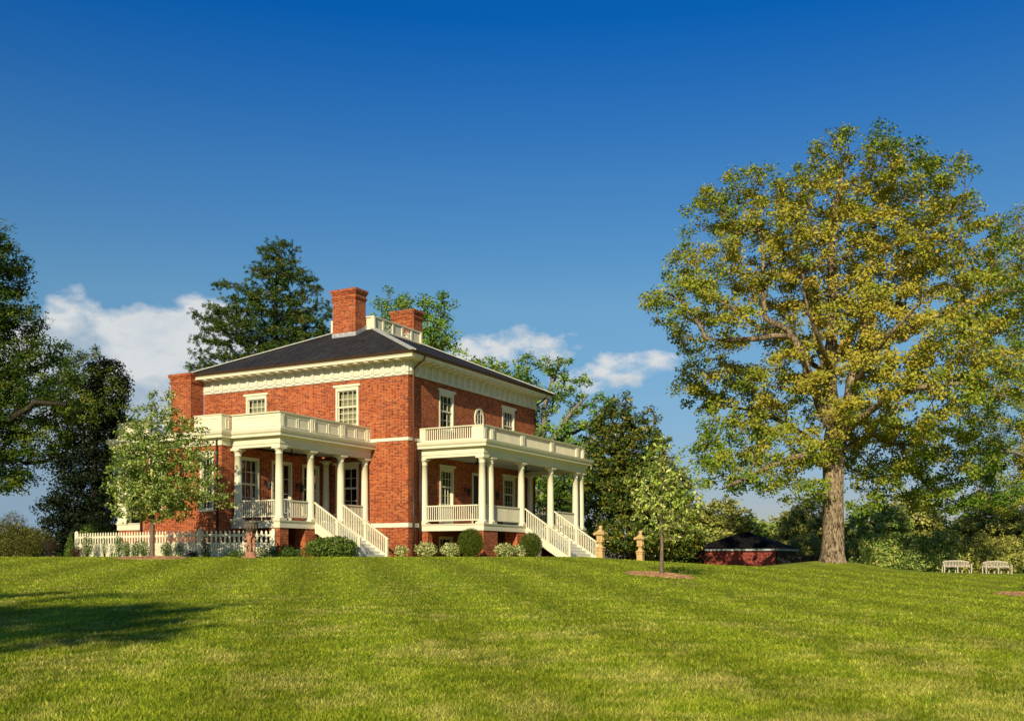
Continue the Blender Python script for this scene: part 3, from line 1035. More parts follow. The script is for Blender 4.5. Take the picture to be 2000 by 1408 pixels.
def railing(plane, c, a0, a1, parent, z0=3.53, z1=4.29, step=0.118, name='railing', m=None):
    b = MB()
    pbox(b, plane, c, a0, a1, -.045, .045, z1 - .06, z1)
    pbox(b, plane, c, a0, a1, -.03, .03, z0, z0 + .06)
    n = max(2, round((a1 - a0) / step))
    for k in range(n):
        a = a0 + (a1 - a0) * (k + .5) / n
        pbox(b, plane, c, a - .020, a + .020, -.018, .018, z0 + .06, z1 - .06)
    return b.build(name, m or M_CREAM, parent)


def porch(name, path, deck, parent=MAN):
    b = MB()
    b.mold(path, [(-.3, 3.05), (0.0, 3.05), (0.0, 3.32), (0.04, 3.322), (0.05, ZF - .004), (-.3, ZF - .004)])
    p = b.build(name, M_CREAM, parent)
    e = MB(); e.mold(path, ENT); e.mold(path, CORN)
    e.build('entablature', M_CREAM, p)
    d = MB(); d.box(deck[0], deck[1], deck[2], deck[3], ZF - .12, ZF)
    d.build('deck', M_DECK, p)
    c = MB(); c.box(deck[0] + .05, deck[1] - .02, deck[2] + .05, deck[3] - .02, 6.80, 6.90)
    c.build('ceiling', M_CEIL, p)
    return p


def pier(x0, x1, y0, y1, parent):
    b = MB(); b.box(x0, x1, y0, y1, ZG, 3.05)
    return b.build('pier', M_BRICK, parent)


def stairs(u_0, u_1, vtop, zbot, parent, n=10, tread=.262):
    """flight descending towards -v from a porch floor"""
    rise = (ZF - zbot) / n
    s = MB()
    for k in range(1, n):
        z = ZF - rise * k
        y1 = vtop - tread * (k - 1); y0 = vtop - tread * k
        s.box(u_0 + .06, u_1 - .06, y0 - .03, y1, z - .045, z)
        s.box(u_0 + .06, u_1 - .06, y1 - .025, y1 - .0, z, z + rise - .045)
    k = n
    y1 = vtop - tread * (k - 1)
    s.box(u_0 + .06, u_1 - .06, y1 - .025, y1, zbot - .1, ZF - rise * (k - 1) - .045)
    st = s.build('staircase', M_STEP, parent)
    run = tread * (n - 1)
    sl = (ZF - rise - zbot) / run if False else rise / tread
    for x in (u_0, u_1 - .06):
        q = MB()
        yb = vtop - run - .12
        pts = [(vtop, ZF - .02), (vtop, ZF - .55), (vtop - .1, ZF - .55), (yb + .35, zbot - .05), (yb, zbot - .05), (yb, zbot + .16)]
        vs = [(x, y, z) for y, z in pts] + [(x + .06, y, z) for y, z in pts]
        m_ = len(pts)
        fs = [tuple(range(m_)), tuple(range(m_, 2 * m_))[::-1]] + [(i, (i + 1) % m_, m_ + (i + 1) % m_, m_ + i) for i in range(m_)]
        q.add(vs, fs)
        q.build('stringer', M_CREAM, st)
        x_ = x + .03
        r = MB()
        yn = yb + .0
        zt = lambda y: 4.22 + (y - vtop) * sl          # hand-rail line
        r.beam((x_, vtop + .12, zt(vtop + .12)), (x_, yn - .08, zt(yn - .08)), .085, .06)
        zl = lambda y: ZF + .10 + (y - vtop) * sl
        nb = 24
        for i in range(nb):
            y = vtop - (i + .6) * (vtop - yn) / (nb + .6)
            if i == nb // 2: continue
            r.box(x_ - .019, x_ + .019, y - .019, y + .019, zl(y) - .13, zt(y) - .02)
        hr = r.build('handrail', M_CREAM, st)
        ym = vtop - (nb // 2 + .6) * (vtop - yn) / (nb + .6)
        for y in (yn, ym):
            g_ = MB(); g_.box(x_ - .05, x_ + .05, y - .05, y + .05, (zbot - .1) if y == yn else zl(y) - .15, zt(y) - .02)
            g_.build('newel_post', M_CREAM, st)
    return st


# right-hand porch
RU0, RU1, RQ = 1.05, 12.72, -3.59
PR = porch('porch', [(RU1, 0.09), (RU1, RQ), (RU0, RQ), (RU0, 0.09)], (RU0 + .02, RU1 - .02, RQ + .02, 0.10))
for x in (1.24, 2.04, 5.22, 8.59, 11.77, 12.52): column(x, RQ + .20, PR)
for y in (-.12,): column(1.24, y, PR); column(12.5, y, PR)
railing('u', 1.24, RQ + .42, -.30, PR)
railing('u', 12.5, RQ + .42, -.30, PR)
railing('v', RQ + .20, 2.24, 5.02, PR)
railing('v', RQ + .20, 8.79, 11.57, PR)
railing('v', RQ + .20, 1.42, 1.86, PR)
stairs(5.32, 8.80, RQ, 1.62, PR)
for a in ((1.08, 1.5, -.42, 0.08), (1.10, 2.46, RQ + .04, RQ + .75), (4.5, 5.45, RQ + .04, RQ + .75), (8.6, 9.5, RQ + .04, RQ + .75), (11.6, 12.7, RQ + .04, RQ + .75)): pier(*a, PR)
# upper railing of the right-hand porch
b = MB()
zr0, zr1 = 7.34, 8.07
ru = RU0 + .04; rv = RQ + .04; rw = RU1 - .04
posts = ((ru, ru + .36), (1.82, 2.19), (4.93, 5.37), (8.30, 8.77), (11.55, 11.99), (rw - .30, rw))
for (p, q) in posts:
    pbox(b, 'v', rv, p, q, -.16, 0.0, zr0, zr1 - .05)
    pbox(b, 'v', rv, p + .09, q - .09, 0.0, 0.02, zr0 + .12, zr1 - .18)
pbox(b, 'u', ru, rv + .16, rv + .62, -.14, 0.0, zr0, zr1 - .05)
pbox(b, 'u', ru, -.28, 0.08, -.14, 0.0, zr0, zr1 - .05)
pbox(b, 'u', rw, rv + .161, rv + .62, -.0, 0.14, zr0, zr1 - .05)
b.mold([(rw, .09), (rw, rv), (ru, rv), (ru, .09)], [(-.17, zr1 - .05), (.03, zr1 - .05), (.04, zr1), (-.17, zr1)])
o = b.build('upper_railing', M_CREAM, PR)
b = MB()
for i in range(len(posts) - 1):
    a0, a1 = posts[i][1], posts[i + 1][0]
    pbox(b, 'v', rv, a0, a1, -.11, -.05, zr0 + .06, zr0 + .12)
    n = round((a1 - a0) / .112)
    for k in range(n):
        a = a0 + (a1 - a0) * (k + .5) / n
        pbox(b, 'v', rv, a - .020, a + .020, -.10, -.06, zr0 + .12, zr1 - .05)
for c_ in (ru, rw - .16):
    pbox(b, 'u', c_, rv + .62, -.28, -.11, -.05, zr0 + .06, zr0 + .12)
    n = 22
    for k in range(n):
        a = rv + .62 + (-.28 - rv - .62) * (k + .5) / n
        pbox(b, 'u', c_, a - .022, a + .022, -.10, -.06, zr0 + .12, zr1 - .05)
b.build('baluster_row', M_CREAM, o)

# left-hand porch (in the angle between the house and the wing)
LU0, LV0 = -6.66, 2.19
PL = porch('porch', [(0, LV0), (LU0, LV0), (LU0, WV0)], (LU0 + .02, 0.0, LV0 + .02, WV0))
for x in (-6.47, -4.35, -2.13, -.03 - .2): column(x, LV0 + .20, PL)
column(-6.47, 4.76, PL); column(-.22, 4.78, PL)
railing('u', -6.47, LV0 + .42, 4.55, PL)
railing('v', LV0 + .20, -6.25, -4.55, PL)
railing('v', LV0 + .20, -1.92, -.44, PL)
stairs(-4.28, -2.12, LV0, 1.72, PL)
for a in ((LU0 + .04, -6.05, 2.23, 2.83), (LU0 + .04, -6.2, 4.62, 4.98), (-4.9, -4.1, 2.23, 2.83), (-2.3, -1.6, 2.23, 2.83)): pier(*a, PL)
b = MB(); fr = []
c_ = LV0 + .05
panelled(b, fr, 'v', c_, LU0 + .19, 0.0, ZP0, ZP1, [])
for (p, q) in ((LU0 + .05, -6.31), (-4.58, -4.20), (-2.39, -2.01), (-.36, 0.0)):
    pbox(b, 'v', c_, p, q, 0, .05, ZP0, ZP1)
    frame_rect(fr, 'v', c_, p + .1, q - .1, ZP0 + .14, ZP1 - .12, .05, .068, .025)
for (p, q) in ((-6.31, -4.58), (-4.20, -2.39), (-2.01, -.36)):
    mid = (p + q) / 2
    for (r, s_) in ((p + .07, mid - .05), (mid + .05, q - .07)):
        frame_rect(fr, 'v', c_, r, s_, ZP0 + .14, ZP1 - .12, 0, .026, .03)
panelled(b, fr, 'u', LU0 + .05, LV0 + .05, WV0 + .0, ZP0, ZP1 + .0, [(2.5, 2.95), (3.1, 4.2), (4.35, 4.75)])
b.mold([(0, c_), (LU0 + .05, c_), (LU0 + .05, WV0)], [(-.16, ZP1), (.07, ZP1), (.08, ZP1 + .05), (-.16, ZP1 + .05)])
o = b.build('parapet', M_CREAM, PL)
build_frames(fr, o)

# far-left porch on the other side of the wing
LF = -6.9
PF = porch('porch', [(LF, WV1), (LF, WV2), (-3.0, WV2)], (LF + .02, -3.0, WV1, WV2 - .02))
for y in (WV2 - .25, ): column(LF + .2, y, PF)
b = MB(); b.box(LF + .9, -1.0, WV1 + .02, WV2 + .3, ZG, 6.7); b.build('dark_interior_block', M_DARK, PF)  # near-black block added to stand in for the shaded porch interior
b = MB(); b.box(LF + .02, LF + .3, WV2 - .62, WV2 - .02, ZF, 6.58); b.box(LF - .02, LF + .34, WV2 - .66, WV2 + .02, 6.45, 6.588)
b.build('square_pilaster', M_CREAM, PF)
pier(LF + .05, LF + .5, WV1 + .02, WV2 - .1, PF)

# lanterns and fans on the porches
def lantern(plane, c, a, z, parent):
    b = MB()
    p = lambda d, zz: P_(plane, c, a, d, zz)
    pbox(b, plane, c, a - .05, a + .05, 0.0, .03, z - .12, z + .12)
    b.tube([p(.03, z + .05), p(.12, z + .12), p(.24, z + .10), p(.27, z + .02)], .012, 6)
    cx, cy, _ = p(.27, 0)
    b.lathe(cx, cy, [(.03, z + .04), (.10, z - .02), (.11, z - .05), (.085, z - .30), (.04, z - .34), (.015, z - .38)], 6)
    b.tube([p(.27, z + .03), p(.27, z + .30)], .012, 6)
    b.tube([(cx + .10, cy, z - .05), (cx + .17, cy, z + .08), (cx + .08, cy, z + .2)], .01, 5)
    b.tube([(cx - .10, cy, z - .05), (cx - .17, cy, z + .08), (cx - .08, cy, z + .2)], .01, 5)
    b.build('wall_lantern', M_IRON, parent)


lantern('v', .10, 5.45, 5.35, PR); lantern('v', .10, 8.55, 5.35, PR)
lantern('v', WV0, -4.45, 5.25, PL); lantern('v', WV0, -2.15, 5.25, PL)


def fan(x, y, parent):
    b = MB()
    b.lathe(x, y, [(.03, 6.80), (.03, 6.56), (.12, 6.55), (.13, 6.45), (.05, 6.42)], 10)
    for k in range(5):
        a = k * 2 * math.pi / 5 + .3
        b.beam((x + .12 * math.cos(a), y + .12 * math.sin(a), 6.5), (x + .72 * math.cos(a), y + .72 * math.sin(a), 6.5), .13, .012)
    b.build('ceiling_fan', M_IRON, parent)


fan(3.6, -1.75, PR); fan(8.9, -1.75, PR); fan(-4.2, 3.6, PL)

# downpipes
def pipe(pts, m=M_DPIPE, r=.05):
    b = MB(); b.tube(pts, r, 10)
    return b.build('downpipe', m, MAN)


pipe([(.35, -.74, 11.42), (.35, -.70, 11.28), (.35, -.2, 10.95), (.35, -.08, 10.8), (.35, -.08, 5.6)], M_PIPE)
pipe([(.35, -.085, 5.6), (.35, -.085, 1.7)], M_DPIPE, .056)
pipe([(LU + .05, -.68, 11.42), (LU + .05, -.62, 11.2), (LU + .05, .0, 10.8), (LU + .05, .10, 10.6), (LU + .05, .10, 1.6)])
pipe([(.93, -.08, 7.0), (.93, -.08, 1.7)])
pipe([(WU - .07, 5.22, 6.95), (WU - .07, 5.22, 1.6)])
pipe([(WU - .07, 9.93, 6.95), (WU - .07, 9.93, 1.6)])

# ------------------------------------------------------------------ things around the house
def porch_chair(u, v, rz, label):
    r = empty('porch_chair', hw(u, v, ZF), HROT + rz)
    tag(r, label, 'chair', 'painted chairs on the porches')
    b = MB(); b.box(-.25, .25, -.24, .24, .38, .42); b.build('seat', M_WOODEN, r)
    b = MB()
    for k in range(5): b.box(-.22 + k * .1, -.16 + k * .1, .21, .235, .42, 1.0)
    b.box(-.25, .25, .205, .24, 1.0, 1.06); b.build('backrest', M_WOODEN, r)
    for sx in (-1, 1):
        for sy in (-1, 1):
            b = MB(); b.box(sx * .23 - .02, sx * .23 + .02, sy * .21 - .02, sy * .21 + .02, 0, .38 if sy > 0 else .62); b.build('leg', M_WOODEN, r)
        b = MB(); b.box(sx * .24 - .035, sx * .24 + .035, -.27, .22, .62, .645); b.build('armrest', M_WOODEN, r)


porch_chair(-5.6, 4.3, math.radians(20), 'pale slatted porch chair behind the rail near the wing window')
porch_chair(-4.75, 3.6, math.radians(-60), 'pale porch chair beside the second column of the left porch')
porch_chair(9.8, -.9, math.radians(10), 'pale porch chair on the right porch beyond its staircase')


# picket fence
def fence():
    A = Vector(((150 - 1000) / F * 48.5, 48.5)); B = Vector(((390 - 1000) / F * 44.0, 44.0)); D = Vector(((534 - 1000) / F * 44.3, 44.3))
    r = empty('picket_fence', on_ground(B.x, B.y))
    tag(r, 'long cream picket fence with pointed pickets in front of the brick wing', 'fence')
    base = float(gz(B.x, B.y))
    o3 = Vector((B.x, B.y, base))
    for (p, q) in ((A, B), (B, D)):
        L = (q - p).length; d = (q - p) / L; nrm = Vector((-d.y, d.x))
        b = MB()
        zb = 1.80 - base
        def pt(s_, off, z): 
            w_ = p + d * s_ + nrm * off
            return Vector((w_.x - o3.x, w_.y - o3.y, z))
        def slab(s0, s1, off, th, z0, z1, point=0.0):
            pr = [(s0, z0), (s1, z0), (s1, z1 - point), ((s0 + s1) / 2, z1), (s0, z1 - point)] if point else [(s0, z0), (s1, z0), (s1, z1), (s0, z1)]
            vs = [pt(s_, off, z) for s_, z in pr] + [pt(s_, off + th, z) for s_, z in pr]
            m_ = len(pr)
            b.add(vs, [tuple(range(m_)), tuple(range(m_, 2 * m_))[::-1]] + [(i, (i + 1) % m_, m_ + (i + 1) % m_, m_ + i) for i in range(m_)])
        n = int(L / .185)
        for k in range(n):
            s_ = (k + .6) * L / (n + .2)
            slab(s_ - .043, s_ + .043, -.03, .02, zb - .02, zb + 1.10, .06)
            slab(s_ + .060, s_ + .125, -.03, .02, zb - .02, zb + .58, .03)
        slab(0, L, -.008, .035, zb + .84, zb + .93)
        slab(0, L, -.008, .035, zb + .50, zb + .58)
        slab(0, L, -.008, .035, zb + .10, zb + .19)
        b.build('picket_run', M_CREAM, r)
    for p in (A, B, D):
        b = MB(); x, y = p.x - o3.x, p.y - o3.y
        zb = 1.75 - base
        b.box(x - .07, x + .07, y - .07, y + .07, zb - .1, zb + 1.14)
        b.lathe(x, y, [(.085, zb + 1.14), (.09, zb + 1.17), (.07, zb + 1.20), (.03, zb + 1.23)], 12)
        b.build('fence_post', M_CREAM, r)


fence()


# carved stone finials by the stairs
def finial(loc, label, h):
    r = empty('stone_finial', loc, HROT)
    tag(r, label, 'stone ornament', 'carved sandstone posts beside the stairs')
    s = h / 1.75
    def prism(b, prof):
        b.lathe(0, 0, [(a * 1.414 * s, z * s) for a, z in prof], 4, rot=math.pi / 4)
    b = MB(); prism(b, [(.20, -.1), (.19, .02), (.175, .04), (.17, .42), (.20, .44), (.205, .47), (.18, .49), (.18, .54), (.215, .57), (.215, .61), (.18, .63)]); b.build('pedestal', M_STONE, r)
    b = MB(); prism(b, [(.17, .63), (.13, .68), (.085, .75), (.08, .79), (.11, .80), (.11, .83), (.06, .85)]); b.build('waist', M_STONE, r)
    b = MB(); prism(b, [(.07, .85), (.16, .88), (.175, .92), (.165, .95), (.155, .97), (.165, 1.22), (.15, 1.26)])
    for k in range(4):
        a = k * math.pi / 2
        b.lathe(math.cos(a) * .155 * s, math.sin(a) * .155 * s, [(.05 * s, 1.0 * s), (.06 * s, 1.08 * s), (.05 * s, 1.18 * s)], 8)
    b.build('carved_block', M_STONE, r)
    b = MB(); prism(b, [(.20, 1.24), (.30, 1.30), (.31, 1.35), (.25, 1.40), (.16, 1.45), (.10, 1.52), (.09, 1.55)])
    for k in range(4):
        a = math.pi / 4 + k * math.pi / 2
        b.lathe(math.cos(a) * .36 * s, math.sin(a) * .36 * s, [(.03 * s, 1.24 * s), (.06 * s, 1.29 * s), (.05 * s, 1.36 * s), (.02 * s, 1.40 * s)], 8)
    b.build('hood', M_STONE, r)
    b = MB(); b.lathe(0, 0, [(.07 * s, 1.54 * s), (.10 * s, 1.58 * s), (.07 * s, 1.62 * s), (.12 * s, 1.68 * s), (.10 * s, 1.73 * s), (.03 * s, 1.77 * s)], 10); b.build('finial_knob', M_STONE, r)


p = at(1173, 1091, 54.0); finial(on_ground(p.x, p.y), 'carved sandstone post close against the foot of the right stairs', 1.72)
p = at(1251, 1094, 59.0); finial(on_ground(p.x, p.y), 'carved sandstone post standing alone in front of the magnolia', 1.75)


def skin(name, verts, edges, radii, m, parent, sub=1, root=0, loc=(0, 0, 0)):
    me = bpy.data.meshes.new(name)
    me.from_pydata(verts, edges, [])
    o = bpy.data.objects.new(name, me)
    link(o, parent); o.location = loc
    md = o.modifiers.new('skin', 'SKIN')
    for i, r in enumerate(radii):
        me.skin_vertices[0].data[i].radius = (r, r) if not isinstance(r, tuple) else r
        me.skin_vertices[0].data[i].use_root = (i == root)
    md.use_smooth_shade = True
    sd = o.modifiers.new('sub', 'SUBSURF'); sd.levels = sub; sd.render_levels = sub
    me.materials.append(m)
    return o


def statue():
    p = at(490, 1088, 42.0)
    r = empty('statue_fountain', on_ground(p.x, p.y))
    tag(r, 'terracotta group of cherubs holding up a dark weathered basin in front of the fence', 'statue')
    b = MB(); b.box(-.25, .25, -.25, .25, -.05, .06); b.lathe(0, 0, [(.24, .06), (.22, .10), (.25, .15), (.20, .22), (.12, .26)], 16); b.build('plinth', M_TERRA, r)
    b = MB(); b.lathe(0, 0, [(.10, .24), (.07, .5), (.075, .9), (.12, 1.02)], 12); b.build('stem', M_TERRA, r)
    # one child figure; three stand back to back round the stem
    V = [(0, 0, .55), (0, .01, .68), (0, .0, .80), (0, 0, .87), (0, -.015, .95), (0, -.01, 1.0),
         (.07, 0, .53), (.085, -.03, .40), (.07, .0, .27), (.07, -.06, .235),
         (-.07, 0, .53), (-.10, -.06, .42), (-.09, 0, .29), (-.09, -.05, .25),
         (.09, 0, .80), (.15, -.02, .92), (.12, -.03, 1.05),
         (-.09, 0, .80), (-.14, -.08, .73), (-.05, -.12, .68)]
    E_ = [(0, 1), (1, 2), (2, 3), (3, 4), (4, 5), (0, 6), (6, 7), (7, 8), (8, 9), (0, 10), (10, 11), (11, 12), (12, 13), (2, 14), (14, 15), (15, 16), (2, 17), (17, 18), (18, 19)]
    R_ = [.085, .082, .075, .04, .075, .05, .06, .05, .036, .03, .06, .05, .036, .03, .045, .034, .03, .045, .034, .03]
    for k, a in enumerate((-.35, 1.75, 3.85)):
        o = skin('cherub', V, E_, R_, M_TERRA, r, 1)
        o.location = (.12 * math.sin(a), -.12 * math.cos(a), .02)
        o.rotation_euler = (0, 0, a)
        if k: o.scale = (.95, .95, .92 + .04 * k)
    b = MB()
    b.lathe(0, 0, [(.08, 1.02), (.14, 1.06), (.20, 1.12), (.27, 1.22), (.29, 1.33), (.27, 1.36), (.33, 1.40), (.345, 1.44), (.31, 1.45), (.26, 1.38), (.05, 1.36)], 28)
    for k in range(14):
        a = k * 2 * math.pi / 14
        b.lathe(.27 * math.cos(a), .27 * math.sin(a), [(.02, 1.17), (.04, 1.22), (.035, 1.32), (.015, 1.36)], 6)
    b.build('basin', M_BOWL, r)


statue()


def big_urn():
    p = at(98, 1085, 52.0)
    r = empty('garden_urn', on_ground(p.x, p.y))
    tag(r, 'terracotta urn with wide rim standing left of the fence', 'urn')
    b = MB(); b.box(-.42, .42, -.42, .42, -.05, .06); b.lathe(0, 0, [(.22, .06), (.20, .12), (.09, .18), (.08, .26), (.13, .30)], 16); b.build('foot', M_TERRA, r)
    b = MB(); b.lathe(0, 0, [(.12, .29), (.24, .36), (.27, .50), (.25, .64), (.27, .70), (.36, .735), (.36, .77), (.28, .775), (.24, .72), (.05, .70)], 24); b.build('bowl', M_TERRA, r)


big_urn()
r = empty('garden_gate', (lambda p: on_ground(p.x, p.y))(at(122, 1085, 53.0)))
tag(r, 'thin dark iron gate frame just right of the terracotta urn', 'gate')
b = MB()
for x in (-.28, .28): b.tube([(x, 0, 0), (x, 0, 1.15)], .018, 6)
b.build('gate_frame', M_IRON, r)
b = MB()
for z in (.25, .55, .9): b.tube([(-.28, 0, z), (.28, 0, z)], .013, 6)
b.build('rail', M_IRON, r)


# benches
def bench(px, py, Y, label, rz):
    p = at(px, py, Y)
    r = empty('garden_bench', on_ground(p.x, p.y), rz)
    tag(r, label, 'bench', 'curved teak benches on the far lawn')
    r.scale = (.92, .92, .92)
    W_ = .92
    def arc(x): return .10 * (x / W_) ** 2              # plan curve: ends come forward
    n = 14
    b = MB()
    for row in range(4):
        for k in range(n):
            x0, x1 = -W_ + 2 * W_ * k / n, -W_ + 2 * W_ * (k + 1) / n
            y = -.22 + row * .12
            b.beam((x0, y - arc(x0), .43), (x1, y - arc(x1), .43), .10, .025)
    b.build('seat', M_TEAK, r)
    b = MB()
    top = lambda x: .86 - .12 * (abs(x) / W_) ** 4
    for k in range(n):
        x0, x1 = -W_ + 2 * W_ * k / n, -W_ + 2 * W_ * (k + 1) / n
        b.beam((x0, .24 - arc(x0), top(x0)), (x1, .24 - arc(x1), top(x1)), .05, .07)
        b.beam((x0, .24 - arc(x0), .50), (x1, .24 - arc(x1), .50), .04, .05)
    for k in range(17):
        x = -W_ * .9 + 2 * W_ * .9 * k / 16
        b.box(x - .022, x + .022, .228 - arc(x), .25 - arc(x), .52, top(x) - .03)
    b.build('backrest', M_TEAK, r)
    for s_ in (-1, 1):
        b = MB()
        b.tube([(s_ * W_, .20 - .1, .64), (s_ * (W_ + .04), -.05, .65), (s_ * (W_ + .02), -.30, .63), (s_ * W_, -.36, .58)], .03, 8)
        b.build('armrest', M_TEAK, r)
    for x, y, t in ((-W_, -.33, .62), (W_, -.33, .62), (0, -.26, .42), (-W_, .14, .62), (W_, .14, .62), (0, .24, .5), (-.45, .2, .5), (.45, .2, .5)):
        b = MB(); b.box(x - .035, x + .035, y - .035, y + .035, -.03, t); b.build('leg', M_TEAK, r)


bench(1868, 1121, 68.0, 'weathered garden bench with curved back, the one nearer the big oak', math.radians(-6))
bench(1946, 1122, 66.5, 'weathered curved bench closest to the right edge, in full sunlight', math.radians(4))


# sunken shed
def shed():
    c = Vector(((1515 - 1000) / F * 69.0, 69.0))
    r = empty('brick_shed', (c.x, c.y, 0), HROT)
    tag(r, 'low red brick shed with black pyramid roof left of the big oak', 'shed')
    L = 5.5; z0 = .3; ze = 2.28
    b = MB(); b.box(0, L, 0, L - .1, z0, ze); b.build('wall', M_SHEDBRICK, r)
    b = MB(); b.box(.06, L, -.045, -.005, z0, ze - .02); b.build('black_side_panel', mat('flat_black', (0.010, 0.009, 0.008), 0.8), r)  # plain near-black panel over the right-hand face
    b = MB(); ring_ = [(0, 0), (0, L), (L, L), (L, 0)]
    b.mold(ring_, [(-.1, ze + .002), (.22, ze + .002), (.24, ze + .16), (-.1, ze + .16)], True); b.build('fascia', M_FASCIA, r)
    b = MB(); e = .30; zr = ze + .15
    q = [(-e, -e, zr), (-e, L + e, zr), (L + e, L + e, zr), (L + e, -e, zr), (L / 2 - .15, L / 2 - .15, 3.62), (L / 2 - .15, L / 2 + .15, 3.62), (L / 2 + .15, L / 2 + .15, 3.62), (L / 2 + .15, L / 2 - .15, 3.62)]
    b.add(q, [(0, 3, 7, 4), (1, 0, 4, 5), (2, 1, 5, 6), (3, 2, 6, 7), (4, 7, 6, 5), (0, 1, 2, 3)]); b.build('roof', M_SHEDROOF, r)


shed()
A = Vector(((1519 - 1000) / F * 68.8, 68.8)); B = Vector(((1612 - 1000) / F * 69.5, 69.5))
r = empty('board_screen', (A.x, A.y, 0)); tag(r, 'low black board screen running from the shed corner towards the big oak', 'fence')
b = MB()
Lb = (B - A).length; n = 26
for k in range(n):
    p = A + (B - A) * (k + .02) / n; q = A + (B - A) * (k + .95) / n
    h1 = 2.22 - .35 * (k / n) ** .6
    b.beam((p.x - A.x, p.y - A.y, (h1 + .6) / 2), (q.x - A.x, q.y - A.y, (h1 + .6) / 2), .03, h1 - .6)
b.build('boards', MATS['flat_black'], r)
b = MB()
for k in (0, .33, .66, 1):
    p = A + (B - A) * k - A
    b.box(p.x - .05, p.x + .05, p.y + .03, p.y + .13, .5, 2.0 - .5 * k)
b.build('post', MATS['flat_black'], r)


# mulch rings
def mulch(p, rx, name='mulch_bed', ry=None):
    ry = ry or rx
    n = 56; rings = 8
    M_M = mat('mulch', (0.46, 0.245, 0.115), 0.9, 0.55, 14.0, 0.1, 0, 1.0, 30.0)
    b = MB()
    vs = [(0, 0, .05)]
    fs = []
    for j in range(1, rings + 1):
        for k in range(n):
            a = 2 * math.pi * k / n
            q = j / rings * (1 + .07 * math.sin(3 * a + p.x) + .05 * math.sin(7 * a))
            x, y = rx * q * math.cos(a), ry * q * math.sin(a)
            z = float(gz(p.x + x, p.y + y)) - p.z + (.06 * (1 - (j / rings) ** 3)) + (random.uniform(0, .045) if j < rings else -.01)
            vs.append((x, y, z))
    for k in range(n): fs.append((0, 1 + k, 1 + (k + 1) % n))
    for j in range(rings - 1):
        for k in range(n):
            k2 = (k + 1) % n
            fs.append((1 + j * n + k, 1 + (j + 1) * n + k, 1 + (j + 1) * n + k2, 1 + j * n + k2))
    b.add(vs, fs, False)
    o = b.build(name, M_M, None, loc=p)
    return tag(o, kind='structure')


# ------------------------------------------------------------------ trees
def tree_skeleton(rng, main, targets, step, wander=0.12, up=0.15):
    """main: list of (polyline Vector list, parent polyline index or None). Grows twigs to every target."""
    pos, par, bas = [], [], []
    ends = {}
    for pts, radii, attach in main:
        prev = None
        if attach is not None:
            d = [(np.array(pts[0]) - q) for q in pos]
            prev = int(np.argmin([np.dot(x, x) for x in d]))
        last = prev
        for i, p in enumerate(pts):
            if i == 0 and prev is not None:
                continue
            if last is not None and i > 0:
                a = np.array(pos[last]); b_ = np.array(p)
                m = max(1, int(np.linalg.norm(b_ - a) / step))
                r0 = bas[last] if (i > 1 or prev is None) else radii[0]
                for k in range(1, m + 1):
                    t = k / m
                    q = a + (b_ - a) * t
                    if k < m: q = q + rng.normal(0, wander * .35 * step * (0 if attach is None else 1), 3)
                    pos.append(q); par.append(last); bas.append(r0 + (radii[i] - r0) * t); last = len(pos) - 1
            else:
                pos.append(np.array(p, float)); par.append(-1); bas.append(radii[i]); last = len(pos) - 1
    nmain = len(pos)
    cap = nmain + len(targets) * 30
    P = np.zeros((cap, 3)); P[:nmain] = np.array(pos)
    D = np.zeros((cap, 3)); D[:, 2] = 1
    for i in range(nmain):
        if par[i] >= 0:
            d = P[i] - P[par[i]]; D[i] = d / max(1e-6, np.linalg.norm(d))
    N = nmain
    dist = [np.min(np.linalg.norm(P[:nmain] - t, axis=1)) for t in targets]
    tips = []
    for ti in np.argsort(dist):
        t = targets[ti]
        d = t - P[:N]
        L = np.linalg.norm(d, axis=1) + 1e-6
        cosang = np.einsum('ij,ij->i', d, D[:N]) / L
        cost = L * (1.35 - 0.55 * cosang) + np.maximum(0, P[:N, 2] - t[2]) * 0.5
        j = int(np.argmin(cost))
        a = P[j].copy(); l = L[j]
        m = max(1, int(math.ceil(l / step)))
        c1 = a + D[j] * l * 0.35 + np.array([0, 0, l * up])
        last = j
        for k in range(1, m + 1):
            s = k / m
            q = (1 - s) ** 2 * a + 2 * s * (1 - s) * c1 + s * s * t
            if k < m: q = q + rng.normal(0, wander * step, 3)
            P[N] = q; par.append(last); bas.append(0.0)
            dd = q - P[last]; D[N] = dd / max(1e-6, np.linalg.norm(dd))
            last = N; N += 1
        tips.append(last)
    return P[:N], np.array(par), np.array(bas), tips, D[:N], nmain


